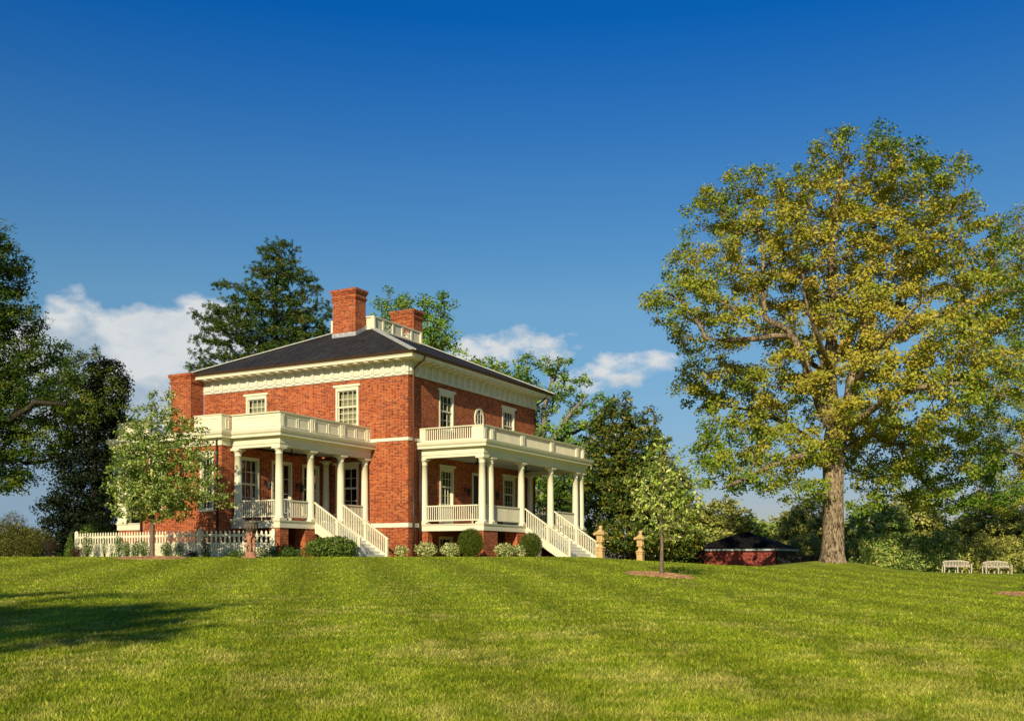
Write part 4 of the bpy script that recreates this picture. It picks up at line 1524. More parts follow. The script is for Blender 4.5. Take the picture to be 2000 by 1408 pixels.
def tube_mesh(name, P, par, rad, sides=6):
    N = len(P)
    first = {}
    for i in range(N):
        p = par[i]
        if p >= 0 and (p not in first or rad[i] > rad[first[p]]): first[p] = i
    vs, fs = [], []
    ringof = {}
    ang = np.arange(sides) * 2 * np.pi / sides
    ca, sa = np.cos(ang), np.sin(ang)
    cnt = 0

    def ring(c, d, r, ref=None):
        nonlocal cnt
        d = d / max(1e-6, np.linalg.norm(d))
        h = np.array([1.0, 0.13, 0.0]) if abs(d[0]) < 0.85 else np.array([0.0, 1.0, 0.1])
        a = h - d * h.dot(d); a /= np.linalg.norm(a); b = np.cross(d, a)
        vs.append(c + r * (np.outer(ca, a) + np.outer(sa, b)))
        cnt += 1
        return cnt - 1
    for i in range(N):
        p = par[i]
        if p < 0:
            ch = first.get(i)
            ringof[i] = ring(P[i], (P[ch] - P[i]) if ch is not None else np.array([0, 0, 1.]), rad[i])
            continue
        d = P[i] - P[p]
        if first[p] == i: r0 = ringof[p]
        else: r0 = ring(P[p], d, rad[i])
        ch = first.get(i)
        d2 = d if ch is None else (d / (np.linalg.norm(d) + 1e-6) + (P[ch] - P[i]) / (np.linalg.norm(P[ch] - P[i]) + 1e-6))
        r1 = ring(P[i], d2, rad[i])
        ringof[i] = r1
        k = np.arange(sides); k2 = (k + 1) % sides
        fs.append(np.stack([r0 * sides + k, r0 * sides + k2, r1 * sides + k2, r1 * sides + k], 1))
    v = np.concatenate(vs); f = np.concatenate(fs)
    me = np_mesh(name, v, f)
    me.polygons.foreach_set('use_smooth', np.ones(len(f), bool))
    return me


def sample_lobes(rng, lobes, spacing, shell=0.45, maxn=4000):
    """poisson-ish points inside the union of ellipsoids, thicker near their surface"""
    pts = []
    vol = [l[3] * l[4] * l[5] for l in lobes]
    pr = np.array(vol) ** 0.85; pr /= pr.sum()
    tries = 0
    arr = np.zeros((maxn, 3)); n = 0
    fails = 0
    while n < maxn and fails < 160:
        l = lobes[rng.choice(len(lobes), p=pr)]
        u = rng.normal(size=3); u /= np.linalg.norm(u)
        r = rng.random() ** (1 / 3.0) if rng.random() > shell else 0.72 + 0.28 * rng.random()
        q = np.array([l[0] + u[0] * r * l[3], l[1] + u[1] * r * l[4], l[2] + u[2] * r * l[5]])
        if n and np.min(np.sum((arr[:n] - q) ** 2, 1)) < spacing ** 2:
            fails += 1; continue
        fails = 0
        arr[n] = q; n += 1
    return arr[:n]


def leaves(rng, centers, dirs, tint, per, spread, size, aspect=0.55, flat=0.75, upb=0.45, outc=None, tvar=0.10, droop=0.0):
    """leaf-shaped quads scattered round the twig tips; returns verts, faces, tints"""
    n = len(centers) * per
    c = np.repeat(centers, per, 0)
    off = rng.normal(size=(n, 3))
    off /= np.linalg.norm(off, axis=1)[:, None] + 1e-9
    off *= (rng.random(n) ** 0.55)[:, None]
    sc = spread if np.ndim(spread) else np.full(len(centers), spread)
    off *= np.repeat(sc, per)[:, None]
    off[:, 2] *= flat
    off[:, 2] -= droop * np.hypot(off[:, 0], off[:, 1])
    p = c + off
    nrm = rng.normal(size=(n, 3)); nrm[:, 2] += upb * 2
    if outc is not None:
        o = p - outc; o /= np.linalg.norm(o, axis=1)[:, None] + 1e-9
        nrm += o * 0.8
    nrm /= np.linalg.norm(nrm, axis=1)[:, None]
    a = rng.normal(size=(n, 3)); a -= nrm * np.sum(a * nrm, 1)[:, None]; a /= np.linalg.norm(a, axis=1)[:, None] + 1e-9
    b = np.cross(nrm, a)
    s = size * (0.65 + 0.7 * rng.random(n))
    l = (a * s[:, None]); w = (b * (s * aspect)[:, None])
    v = np.empty((n, 4, 3))
    v[:, 0] = p - l * .5
    v[:, 1] = p + w * .5 + nrm * (s * .10)[:, None]
    v[:, 2] = p + l * .5
    v[:, 3] = p - w * .5 + nrm * (s * .10)[:, None]
    t = np.clip(np.repeat(tint, per) + rng.normal(0, tvar, n), 0, 1)
    return v.reshape(-1, 3), np.arange(n * 4).reshape(n, 4), np.repeat(t, 4)


def make_tree(name, label, cat, base, main, lobes, leafm, barkm, seed=1, spacing=1.0, step=0.7, per=60, spread=0.6, size=0.14, aspect=0.55,
              rbase=0.3, rtip=0.012, tintf=None, group=None, flat=0.75, shell=0.45, wander=0.12, up=0.15, sides=6, maxn=4000, droop=0.0, upb=0.45, extra_tips=1.0, tvar=0.10, power=0.5):
    """base Vector; main and lobes in coordinates relative to base"""
    rng = np.random.default_rng(seed)
    T_ = sample_lobes(rng, lobes, spacing, shell, maxn)
    P, par, bas, tips, D, nmain = tree_skeleton(rng, main, T_, step, wander, up)
    cnt = np.zeros(len(P))
    for t in tips: cnt[t] += 1
    for i in range(len(P) - 1, -1, -1):
        if par[i] >= 0: cnt[par[i]] += cnt[i]
    tot = max(1, cnt[0])
    rad = rtip + (rbase * 0.55) * (np.maximum(cnt, .3) / tot) ** power
    rad = np.where(bas > 0, np.maximum(bas, 0.01), rad)
    # a twig is never thicker than what it grows from
    for i in range(len(P)):
        if par[i] >= 0 and bas[i] == 0: rad[i] = min(rad[i], rad[par[i]] * 0.95)
    r = empty(name, base)
    tag(r, label, cat, group)
    me = tube_mesh('trunk', P, par, rad, sides)
    me.materials.append(barkm)
    link(bpy.data.objects.new('trunk', me), r)
    # leaf clusters at tips and at the last nodes before them
    cen = [P[t] for t in tips]
    for t in tips:
        k = par[t]
        if k >= nmain and rng.random() < extra_tips: cen.append(P[k])
    cen = np.array(cen)
    zmin, zmax = cen[:, 2].min(), cen[:, 2].max()
    if tintf is None:
        tint = np.clip(rng.normal(0.5, 0.20, len(cen)), 0, 1)
    else:
        tint = tintf(cen, rng)
    ctr = cen.mean(0)
    v, f, tt = leaves(rng, cen, None, tint, per, spread * (0.7 + 0.6 * rng.random(len(cen))), size, aspect, flat, upb, ctr, tvar, droop)
    me = np_mesh('crown', v, f)
    set_tint(me, tt)
    me.materials.append(leafm)
    link(bpy.data.objects.new('crown', me), r)
    return r


def lob(px, py, rx, ry, Y, base, dy=0.0, depth=None):
    """crown lobe seen at photo position px,py (radii in photo px) for a tree standing at distance Y"""
    Yd = Y + dy
    s = Yd / F
    return ((px - 1000) * s - base.x, Yd - base.y, EYE + (HOR - py) * s - base.z, rx * s, depth if depth else rx * s, ry * s)


def limb(pts, Y, base):
    """polyline through photo positions (px, py, depth offset)"""
    o = []
    for px, py, dy in pts:
        s = (Y + dy) / F
        o.append(Vector(((px - 1000) * s - base.x, Y + dy - base.y, EYE + (HOR - py) * s - base.z)))
    return o


# --- the big golden oak
def big_oak():
    Y = 62.0
    base = Vector(((1627 - 1000) / F * Y, Y, float(gz((1627 - 1000) / F * Y, Y)) - .15))
    g = lambda pts: limb(pts, Y, base)
    main = [
        (g([(1627, 1108, 0), (1627, 1097, 0), (1627, 1082, 0), (1628, 1050, 0), (1628, 1000, 0), (1628, 950, 0), (1630, 890, 0), (1634, 850, 0)]), [1.05, .86, .74, .68, .64, .62, .68, .72], None),
        (g([(1632, 840, 0), (1622, 760, 0), (1624, 680, -.4), (1628, 600, -.6), (1624, 500, -.5), (1632, 400, 0), (1650, 320, .3)]), [.42, .42, .36, .30, .22, .13, .06], 0),
        (g([(1632, 840, 0), (1662, 770, .5), (1678, 700, .8), (1690, 640, 1), (1700, 600, 1), (1696, 540, 1.2), (1705, 450, 1.5), (1720, 350, 1.5)]), [.42, .38, .32, .28, .24, .19, .12, .05], 0),
        (g([(1632, 850, 0), (1604, 800, -.6), (1580, 730, -1), (1560, 680, -1.2), (1548, 655, -1.2), (1530, 640, -1.4)]), [.32, .30, .25, .22, .19, .16], 0),
        (g([(1530, 640, -1.4), (1495, 622, -1.8), (1492, 560, -2), (1490, 500, -2.2), (1478, 430, -2)]), [.16, .15, .12, .09, .05], 0),
        (g([(1540, 650, -1.3), (1480, 662, -2), (1420, 665, -2.5), (1378, 660, -3), (1350, 610, -3.4), (1310, 575, -3.5), (1270, 570, -3.5)]), [.17, .16, .14, .12, .09, .06, .03], 0),
        (g([(1495, 655, -1.8), (1440, 610, -3), (1400, 585, -3.5), (1360, 560, -4)]), [.10, .09, .07, .04], 0),
        (g([(1628, 780, 0), (1592, 650, .8), (1585, 600, 1.2), (1572, 560, 1.4), (1555, 480, 1.6), (1540, 400, 2)]), [.24, .19, .16, .13, .09, .05], 0),
        (g([(1700, 608, 1), (1730, 604, .6), (1748, 610, .2), (1760, 560, 0), (1790, 500, 0), (1820, 420, 0)]), [.18, .17, .15, .12, .08, .05], 0),
        (g([(1680, 690, .8), (1740, 660, -1), (1800, 630, -2), (1870, 600, -3), (1960, 570, -3.5), (2050, 540, -4)]), [.20, .17, .14, .12, .09, .05], 0),
        (g([(1640, 860, 0), (1690, 810, -2), (1750, 770, -3.5), (1800, 755, -4.5), (1860, 750, -5), (1930, 740, -5.5)]), [.24, .21, .18, .15, .10, .05], 0),
        (g([(1640, 880, 0), (1700, 850, 2), (1760, 870, 3), (1790, 915, 3.5), (1815, 955, 4), (1870, 985, 4)]), [.20, .17, .14, .12, .08, .05], 0),
        (g([(1615, 905, 0), (1580, 890, -1.6), (1540, 896, -2.6), (1500, 912, -3.4), (1455, 935, -4), (1410, 955, -4.4)]), [.26, .22, .18, .15, .11, .06], 0),
        (g([(1615, 870, 0), (1570, 850, 2), (1520, 820, 3.2), (1460, 800, 4), (1400, 790, 4.5)]), [.22, .18, .13, .09, .05], 0),
        (g([(1625, 760, 0), (1600, 720, 3), (1560, 690, 5), (1520, 640, 6.5)]), [.22, .18, .12, .07], 0),
        (g([(1632, 720, 0), (1660, 660, 3), (1700, 600, 5.5), (1760, 560, 7)]), [.2, .16, .11, .06], 0),
        (g([(1628, 740, 0), (1610, 690, -3.2), (1590, 640, -5.5), (1570, 570, -6.5)]), [.2, .16, .11, .06], 0),
        (g([(1655, 760, .5), (1700, 700, -3), (1740, 650, -5.5), (1790, 600, -7)]), [.2, .16, .11, .06], 0),
    ]
    L = lambda a, b_, c, d, depth=None, dy=0.0: lob(a, b_, c, d, Y, base, depth=depth, dy=dy + 1.2)
    lobes = [L(1680, 350, 130, 80, depth=4.5), L(1620, 310, 55, 40, depth=2.5), L(1690, 290, 50, 36, depth=2.5), L(1765, 335, 75, 56, depth=3.5), L(1850, 380, 55, 70, depth=3), L(1740, 420, 150, 90, depth=5.5),
             L(1570, 420, 110, 80, depth=5), L(1450, 400, 105, 55, depth=4), L(1385, 430, 50, 40, depth=2.5), L(1500, 500, 160, 80, depth=5.5, dy=-1), L(1370, 530, 80, 50, depth=4),
             L(1330, 590, 78, 52, depth=4, dy=-3), L(1280, 585, 35, 30, depth=2, dy=-3), L(1400, 640, 95, 50, depth=4, dy=-2), L(1690, 520, 170, 90, depth=6.5), L(1850, 500, 110, 80, depth=5),
             L(1880, 600, 130, 80, depth=5.5, dy=-2), L(1960, 560, 90, 90, depth=5, dy=-3), L(1640, 620, 150, 80, depth=6.5), L(1790, 680, 140, 75, depth=6, dy=-3),
             L(1380, 745, 70, 45, depth=4, dy=3), L(1460, 770, 120, 60, depth=5, dy=2), L(1540, 740, 100, 60, depth=5), L(1440, 860, 100, 55, depth=4.5), L(1530, 880, 85, 50, depth=4, dy=-2),
             L(1420, 925, 60, 32, depth=3, dy=-4), L(1540, 945, 65, 25, depth=3, dy=-2), L(1800, 790, 130, 70, depth=6, dy=-3), L(1910, 740, 100, 70, depth=5, dy=-4), L(1740, 880, 105, 55, depth=5, dy=2),
             L(1850, 900, 110, 60, depth=5, dy=3), L(1830, 970, 85, 30, depth=3.5, dy=3), L(1720, 950, 50, 30, depth=3, dy=2), L(1660, 760, 90, 70, depth=6, dy=-3), L(1930, 960, 70, 30, depth=3, dy=3),
             L(1590, 860, 50, 40, depth=3, dy=-2), L(1630, 960, 30, 34, depth=.9, dy=-.3), L(1480, 950, 60, 28, depth=2.5, dy=-3), L(1560, 965, 30, 18, depth=2, dy=-2), L(1700, 985, 40, 20, depth=2, dy=1)]

    def tint(c, rng):
        # golden catkins thick in the middle and lower boughs, greener at the rim of the crown
        s = F / Y
        px = 1000 + (c[:, 0] + base.x) * F / (c[:, 1] + base.y)
        py = HOR - (c[:, 2] + base.z - EYE) * F / (c[:, 1] + base.y)
        e = ((px - 1650) / 400.0) ** 2 + ((py - 600) / 370.0) ** 2
        return np.clip(0.74 - 0.40 * e + rng.normal(0, 0.12, len(c)), 0, 1)
    make_tree('oak_tree', 'huge spreading oak with golden green leaves and thick pale trunk on the right', 'tree', base, main, lobes, L_OAK, M_BARK_OAK,
              seed=11, spacing=1.13, step=0.75, per=104, spread=0.66, size=0.185, tvar=.12, aspect=0.62, shell=.72, extra_tips=.75, rbase=.45, rtip=.016, tintf=tint, maxn=2600, flat=.7, wander=.16, sides=7, droop=.15)


big_oak()


# --- generic broad tree for neighbours: a trunk with a few spread limbs
def broad(name, label, px, pyb, Y, lobes_px, leafm, barkm, seed, trunk_r=.3, fork=None, limbs=(), group=None, cat='tree', z=None, **kw):
    X = (px - 1000) / F * Y
    base = Vector((X, Y, (float(gz(X, Y)) if z is None else z) - .1))
    g = lambda pts: limb(pts, Y, base)
    fx, fy = fork if fork else (px, pyb - 150)
    main = [(g([(px, HOR + (EYE - base.z) / Y * F, 0), (px, (pyb + fy) / 2, 0), (fx, fy, 0)]), [trunk_r * 1.25, trunk_r, trunk_r * .8], None)]
    for pts, radii in limbs: main.append((g(pts), list(radii), 0))
    L = [lob(l[0], l[1], l[2], l[3], Y, base, dy=(l[4] if len(l) > 4 else 0), depth=(l[5] if len(l) > 5 else None)) for l in lobes_px]
    return make_tree(name, label, cat, base, main, L, leafm, barkm, seed=seed, rbase=trunk_r, group=group, **kw)


# right edge: greener oak whose twigs show
broad('oak_tree', 'greener oak reaching in from the right edge behind the benches', 2110, 1120, 76,
      [(2080, 640, 110, 120), (1990, 500, 60, 100), (2000, 680, 90, 90), (1960, 790, 75, 90), (2040, 860, 120, 90), (1950, 880, 70, 60), (2010, 960, 100, 50)],
      L_OAK, M_BARK_PALE, 21, .5, (2100, 850), [([(2100, 850, 0), (2040, 780, -2), (1980, 720, -3), (1930, 700, -3.5)], (.3, .2, .12, .05)), ([(2100, 850, 0), (2070, 700, 0), (2010, 560, 0), (1990, 430, 0)], (.35, .25, .15, .06)), ([(2100, 900, 0), (2030, 900, -2), (1970, 880, -3), (1900, 900, -4)], (.25, .17, .1, .04))],
      spacing=1.25, step=.8, per=120, spread=.72, size=.17, wander=.15, rtip=.018)

# pine behind the house
def pine():
    Y = 80.0
    px = 545
    X = (px - 1000) / F * Y
    base = Vector((X, Y, float(gz(X, Y))))
    g = lambda pts: limb(pts, Y, base)
    main = [(g([(545, 1085, 0), (545, 900, 0), (541, 760, 0), (538, 640, 0), (540, 560, 0), (545, 480, 0)]), [.40, .36, .30, .20, .12, .05], None)]
    bs = [((541, 740), (470, 700), (400, 700), .20), ((541, 700), (480, 640), (410, 615), .17), ((540, 690), (600, 640), (640, 640), .16), ((539, 640), (600, 580), (630, 560), .13), ((539, 620), (480, 570), (430, 555), .12),
          ((541, 740), (600, 700), (650, 690), .15), ((540, 580), (580, 530), (600, 520), .09), ((540, 560), (510, 530), (485, 525), .08), ((541, 720), (440, 720), (385, 690), .13), ((541, 660), (450, 620), (400, 600), .12)]
    for i, (a, b_, c, r) in enumerate(bs):
        d = (-1) ** i * 1.5
        main.append((g([(*a, 0), (*b_, d), (*c, d * 1.4)]), [r * .7, r * .42, r * .18], 0))
    for i, (zz, r) in enumerate(((730, .15), (690, .14), (650, .12), (600, .10))):
        for s_ in (-1, 1):
            main.append((g([(540, zz, 0), (540 + 25 * s_, zz - 25, s_ * 3.0), (540 + 45 * s_, zz - 40, s_ * 5)]), [r * .7, r * .4, r * .2], 0))
    L = lambda a, b_, c, d, **k: lob(a, b_, c, d, Y, base, **k)
    lobes = [L(546, 500, 38, 30, depth=1.8), L(545, 535, 56, 30, depth=2.4), L(520, 545, 40, 30), L(585, 560, 45, 32), L(480, 580, 45, 26), L(435, 560, 20, 14), L(540, 600, 70, 26, depth=3.5), L(610, 600, 34, 34), L(630, 620, 22, 50), L(450, 615, 55, 28), L(405, 620, 28, 20),
             L(500, 650, 80, 22, depth=4), L(600, 660, 50, 40, depth=4), L(430, 660, 50, 18), L(560, 700, 80, 20, depth=4), L(470, 690, 60, 26), L(390, 695, 20, 14), L(400, 712, 34, 14), L(520, 730, 60, 18), L(640, 690, 30, 26)]

    rng = np.random.default_rng(5)
    T_ = sample_lobes(rng, lobes, .78, .5, 2000)
    P, par, bas, tips, D, nmain = tree_skeleton(rng, main, T_, .55, .10, .05)
    cnt = np.zeros(len(P))
    for t in tips: cnt[t] += 1
    for i in range(len(P) - 1, -1, -1):
        if par[i] >= 0: cnt[par[i]] += cnt[i]
    rad = .014 + .22 * (np.maximum(cnt, .3) / cnt[0]) ** .5
    rad = np.where(bas > 0, bas, rad)
    r = empty('pine_tree', base)
    tag(r, 'tall dark pine rising behind the left half of the mansion roof', 'tree')
    me = tube_mesh('trunk', P, par, rad, 6); me.materials.append(M_BARK_DARK); link(bpy.data.objects.new('trunk', me), r)
    cen = P[tips]
    # needle tufts: bundles of thin blades round short shoots
    cen = np.concatenate([cen, P[par[np.array(tips)]]])
    sub = np.repeat(cen, 8, 0) + rng.normal(0, .26, (len(cen) * 8, 3)) * np.array([1, 1, .55])
    tint = np.clip(np.repeat(rng.normal(.45, .2, len(cen)), 8) + rng.normal(0, .1, len(sub)), 0, 1)
    v, f, tt = leaves(rng, sub, None, tint, 14, .17, .22, .22, .9, .5, None, .08)
    me = np_mesh('crown', v, f); set_tint(me, tt); me.materials.append(L_PINE); link(bpy.data.objects.new('crown', me), r)


pine()

# oaks behind the roof
broad('oak_tree', 'bright green oak top showing behind the rooftop balustrade and second chimney', 800, 1085, 88,
      [(770, 600, 42, 34), (745, 640, 34, 40), (815, 600, 40, 30), (862, 600, 26, 30), (850, 650, 40, 36), (800, 660, 80, 50), (880, 680, 30, 22), (780, 730, 110, 60)],
      L_GREENOAK, M_BARK_PALE, 31, .5, (800, 820), [([(800, 820, 0), (790, 720, 0), (770, 620, 0)], (.32, .2, .07)), ([(800, 800, 0), (840, 700, 0), (860, 620, 0)], (.3, .18, .06))],
      spacing=1.0, step=.8, per=62, spread=.66, size=.25)
broad('oak_tree', 'pale limbed open oak between the roof end and the magnolia', 1060, 1085, 86,
      [(950, 725, 60, 26), (1010, 740, 50, 34), (1045, 715, 34, 30), (1095, 720, 26, 26), (1085, 770, 50, 40), (1040, 790, 50, 40), (1130, 760, 30, 30), (1150, 830, 50, 40), (1090, 860, 60, 50), (1050, 870, 60, 60), (1180, 800, 30, 30), (1100, 940, 90, 60), (1180, 930, 60, 60)],
      L_GREENOAK, M_BARK_PALE, 32, .5, (1062, 900), [([(1062, 900, 0), (1085, 850, -1), (1120, 800, -1.5), (1150, 770, -2)], (.34, .24, .15, .06)), ([(1062, 900, 0), (1062, 800, 0), (1080, 740, 0), (1095, 700, 0)], (.32, .22, .14, .06)), ([(1062, 880, 0), (1110, 850, 1), (1150, 830, 1.4), (1185, 805, 2)], (.26, .2, .14, .06)), ([(1062, 860, 0), (1020, 780, 0), (960, 735, 0)], (.26, .16, .06)),
                                                    ([(1062, 960, 0), (1110, 940, -1), (1170, 935, -2)], (.2, .14, .06))],
      spacing=1.0, step=.75, per=52, spread=.56, size=.25, wander=.16, shell=.6)
broad('cedar_tree', 'dark evergreen seen through the far end of the right porch', 1105, 1085, 78,
      [(1080, 1000, 60, 60), (1120, 960, 50, 70), (1150, 1020, 50, 60), (1060, 960, 30, 40)],
      L_DEEP, M_BARK_DARK, 33, .3, (1105, 1000), spacing=.95, step=.7, per=40, spread=.6, size=.22)

# magnolia right of the porch
broad('magnolia_tree', 'dense glossy dark magnolia standing right of the porch', 1232, 1088, 64,
      [(1215, 800, 26, 34), (1200, 840, 50, 50), (1262, 830, 22, 40), (1240, 880, 70, 60), (1190, 900, 52, 70), (1195, 970, 60, 60), (1260, 960, 90, 70), (1310, 1000, 60, 60), (1180, 1030, 40, 40), (1300, 1050, 80, 36), (1230, 1045, 80, 36)],
      L_MAG, M_BARK_DARK, 41, .28, (1236, 980), spacing=.50, step=.5, per=28, spread=.40, size=.24, aspect=.42, shell=.8, tvar=.2, maxn=3200, upb=.25)


def clump(name, label, cat, base, lobes, leafm, seed, spacing=.18, per=12, spread=.14, size=.06, aspect=.6, group=None, stem=None, shell=.7, tint=.5, tsd=.22, flat=.9, upb=.3, maxn=1500, stems=6):
    """a shrub: leaves on short stems"""
    rng = np.random.default_rng(seed)
    c = sample_lobes(rng, lobes, spacing, shell, maxn)
    v, f, tt = leaves(rng, c, None, np.clip(rng.normal(tint, tsd, len(c)), 0, 1), per, spread, size, aspect, flat, upb, c.mean(0), .1)
    r = empty(name, base)
    tag(r, label, cat, group)
    me = np_mesh('foliage', v, f); set_tint(me, tt); me.materials.append(leafm)
    link(bpy.data.objects.new('foliage', me), r)
    b = MB()
    for k in range(stems):
        q = c[rng.integers(len(c))]
        b.tube([(rng.normal(0, .03), rng.normal(0, .03), -.03), (q[0] * .4, q[1] * .4, q[2] * .5), tuple(q * .92)], [.018, .012, .006], 5)
    b.build('stem', stem or M_BARK_DARK, r)
    return r


# box balls and planting in front of the house
def ground_at(px, py, Y):
    x = (px - 1000) / F * Y
    return on_ground(x, Y)


for (px, Y, rr, lab) in ((919.5, 47.0, .57, 'larger clipped boxwood ball in front of the porch corner pier'), (1037, 51.2, .54, 'smaller clipped boxwood ball beside the right staircase')):
    p = ground_at(px, 1088, Y)
    clump('boxwood_ball', lab, 'shrub', p, [(0, 0, rr * 1.08, rr, rr, rr * 1.15)], L_BOX, int(px), .080, 20, .085, .045, .6, group='clipped boxwood balls', shell=.85, maxn=3500, upb=.1)
hyd = [(783, 48.8, .36, .30, 'pale flowering hydrangea at the corner of the brick house'), (832, 48.3, .50, .36, 'wide pale hydrangea under the left end of the right porch'), (880, 47.6, .46, .33, 'pale hydrangea just left of the large boxwood ball'),
       (985, 49.0, .46, .35, 'pale hydrangea right of the corner pier'), (1010, 49.6, .40, .30, 'pale hydrangea touching the smaller boxwood ball')]
for i, (px, Y, rx, rz_, lab) in enumerate(hyd):
    p = ground_at(px, 1088, Y)
    clump('hydrangea', lab, 'shrub', p, [(0, 0, rz_ * .9, rx, rx * .8, rz_ * .95), (rx * .3, 0, rz_ * 1.3, rx * .4, rx * .4, rz_ * .5)], L_HYD, 60 + i, .10, 9, .10, .075, .7, group='pale hydrangeas along the foundation', shell=.7, tint=.55, tsd=.28)
p = ground_at(648, 1086, 45.6)
clump('green_shrub', 'large leafy green shrub left of the left staircase', 'shrub', p, [(-.35, 0, .38, .75, .5, .42), (.45, .05, .42, .6, .5, .45), (.1, 0, .5, .5, .45, .40)], L_SHRUB, 71, .11, 9, .12, .10, .75, shell=.7)
for i, (px, Y, rx, rz_, lab) in enumerate(((520, 43.9, .45, .24, 'low green perennials right of the cherub statue'), (556, 44.1, .5, .22, 'low green perennials under the porch corner pier'), (588, 44.4, .4, .20, 'low green perennials left of the big leafy shrub'), (460, 43.8, .5, .16, 'low spiky plants left of the cherub statue'))):
    p = ground_at(px, 1088, Y)
    clump('perennial_plant', lab, 'plant', p, [(0, 0, rz_ * .8, rx, rx * .5, rz_ * .9), (.1, 0, rz_ * 1.4, rx * .5, rx * .3, rz_ * .6)], L_LOW, 80 + i, .09, 9, .12, .09, .25, group='low planting by the left porch', shell=.4)
# conifers and shrubs along the fence
def cone_bush(name, lab, px, Y, r0, h, leafm, seed, group=None):
    p = ground_at(px, 1088, Y)
    lobes = [(0, 0, h * (.12 + .16 * k), r0 * (1 - .15 * k) * (0.95 if k else .85), r0 * (1 - .15 * k), h * .14) for k in range(6)]
    clump(name, lab, 'shrub', p, lobes, leafm, seed, .075, 12, .08, .05, .45, group=group, shell=.75, maxn=1500)


cone_bush('dwarf_conifer', 'dark pointed conifer in front of the fence corner post', 401.5, 43.2, .24, 1.08, L_CONE, 91, 'pointed conifers by the fence')
cone_bush('dwarf_conifer', 'bright green pointed conifer left of the first fence post', 137, 48.0, .30, 1.02, L_SHRUB, 92, 'pointed conifers by the fence')
fence_shrubs = [(151, 47.6, .28, .20, L_RED, 'dark maroon shrub at the foot of the first fence post'), (171, 47.0, .24, .46, L_LOW, 'upright green shrub nearest the left end of the fence'), (204, 46.6, .12, .42, L_LOW, 'thin upright rose bush against the fence'),
                (233, 46.0, .22, .45, L_LOW, 'bushy green shrub against the middle of the fence'), (248, 45.8, .16, .34, L_SHRUB, 'small green shrub just left of the slender tree trunk'), (267, 45.3, .2, .34, L_LOW, 'round green shrub directly behind the mulch ring edge'),
                (281, 45.1, .20, .36, L_SHRUB, 'green shrub half hidden behind the slender tree trunk'), (326, 44.9, .26, .32, L_LOW, 'bushy rose right of the slender tree trunk'), (352, 44.6, .22, .26, L_SHRUB, 'low rounded shrub near the fence corner post'),
                (222, 46.0, .12, .09, L_LOW, 'tiny clipped plant at the base of the fence'), (376, 43.9, .25, .12, L_RED, 'low dark red plants at the fence corner')]
for i, (px, Y, rx, hh, lm, lab) in enumerate(fence_shrubs):
    p = ground_at(px, 1088, Y)
    clump('fence_shrub', lab, 'shrub', p, [(0, 0, hh, rx, rx, hh)], lm, 100 + i, .085, 9, .10, .055, .6, group='shrubs along the picket fence', shell=.4)
p = ground_at(186, 1050, 56)
clump('green_shrub', 'rounded green shrub showing above the left end of the fence', 'shrub', p, [(0, 0, .9, .85, .8, 1.0)], L_SHRUB, 130, .16, 12, .17, .10, .6, shell=.7)
# mulch bed along the foundation
b = MB()
fb = [hw(-.2, -.9), hw(1.0, -4.5), hw(5.2, -4.9), hw(5.2, -3.0), hw(.5, -.02), hw(-.3, 1.2)]
b.add([(q.x, q.y, q.z + .02) for q in fb], [(0, 1, 2, 3, 4, 5)])
tag(b.build('mulch_bed', mat('mulch', (0.46, 0.245, 0.115), 0.9, 0.55, 14.0, 0.1, 0, 1.0, 30.0)), kind='structure')

# --- the two staked young trees in mulch rings
def young(name, lab, px, py, Y, lobes_px, leafm, seed, mrx, **kw):
    p = at(px, py, None) if Y is None else ground_at(px, py, Y)
    mulch(Vector((p.x, p.y, p.z)), mrx)
    Yd = p.y
    g = lambda pts: limb(pts, Yd, p)
    top = min(l[1] - l[3] for l in lobes_px)
    t = kw.pop('trunk_r', .07)
    main = [(g([(px, py + 3, 0), (px + 1, py - 60, 0), (px - 2, py - 140, 0), (px, top + 40, 0)]), [t * 1.2, t, t * .65, t * .2], None)]
    L = [lob(l[0], l[1], l[2], l[3], Yd, p, depth=(l[4] if len(l) > 4 else None)) for l in lobes_px]
    return make_tree(name, lab, 'tree', p, main, L, leafm, M_BARK_YOUNG, seed=seed, rbase=t, rtip=.005, **kw)


young('maple_tree', 'leafy young tree in a mulch ring in front of the picket fence', 297, 1090, 41.0,
      [(316, 790, 26, 40), (310, 840, 60, 50), (262, 860, 36, 40), (380, 860, 36, 40), (300, 900, 84, 60), (360, 900, 60, 50), (240, 940, 36, 60), (310, 960, 90, 46), (400, 950, 42, 40), (440, 975, 22, 20), (260, 990, 50, 30), (330, 1000, 50, 18), (350, 965, 60, 30)],
      L_PEAR, 51, 1.45, trunk_r=.085, spacing=.35, step=.28, per=21, spread=.24, size=.115, aspect=.6, shell=.4, wander=.12, up=.2, tvar=.22, maxn=1500, upb=.2)
young('maple_tree', 'airy young tree in a mulch ring right of the stairs', 1292, 1124, None,
      [(1290, 858, 14, 22), (1285, 890, 30, 30), (1335, 905, 30, 30), (1245, 950, 26, 26), (1300, 930, 50, 50), (1350, 950, 36, 34), (1270, 960, 40, 40), (1310, 990, 60, 40), (1360, 990, 26, 26), (1255, 1005, 26, 22), (1330, 1035, 40, 18), (1280, 1030, 30, 16)],
      L_YOUNG, 52, 1.0, trunk_r=.05, spacing=.29, step=.2, per=11, spread=.19, size=.115, aspect=.5, shell=.35, wander=.1, up=.22, tvar=.25, maxn=900, extra_tips=.6, upb=.2)
p = at(2010, 1163, None); mulch(p, .95)

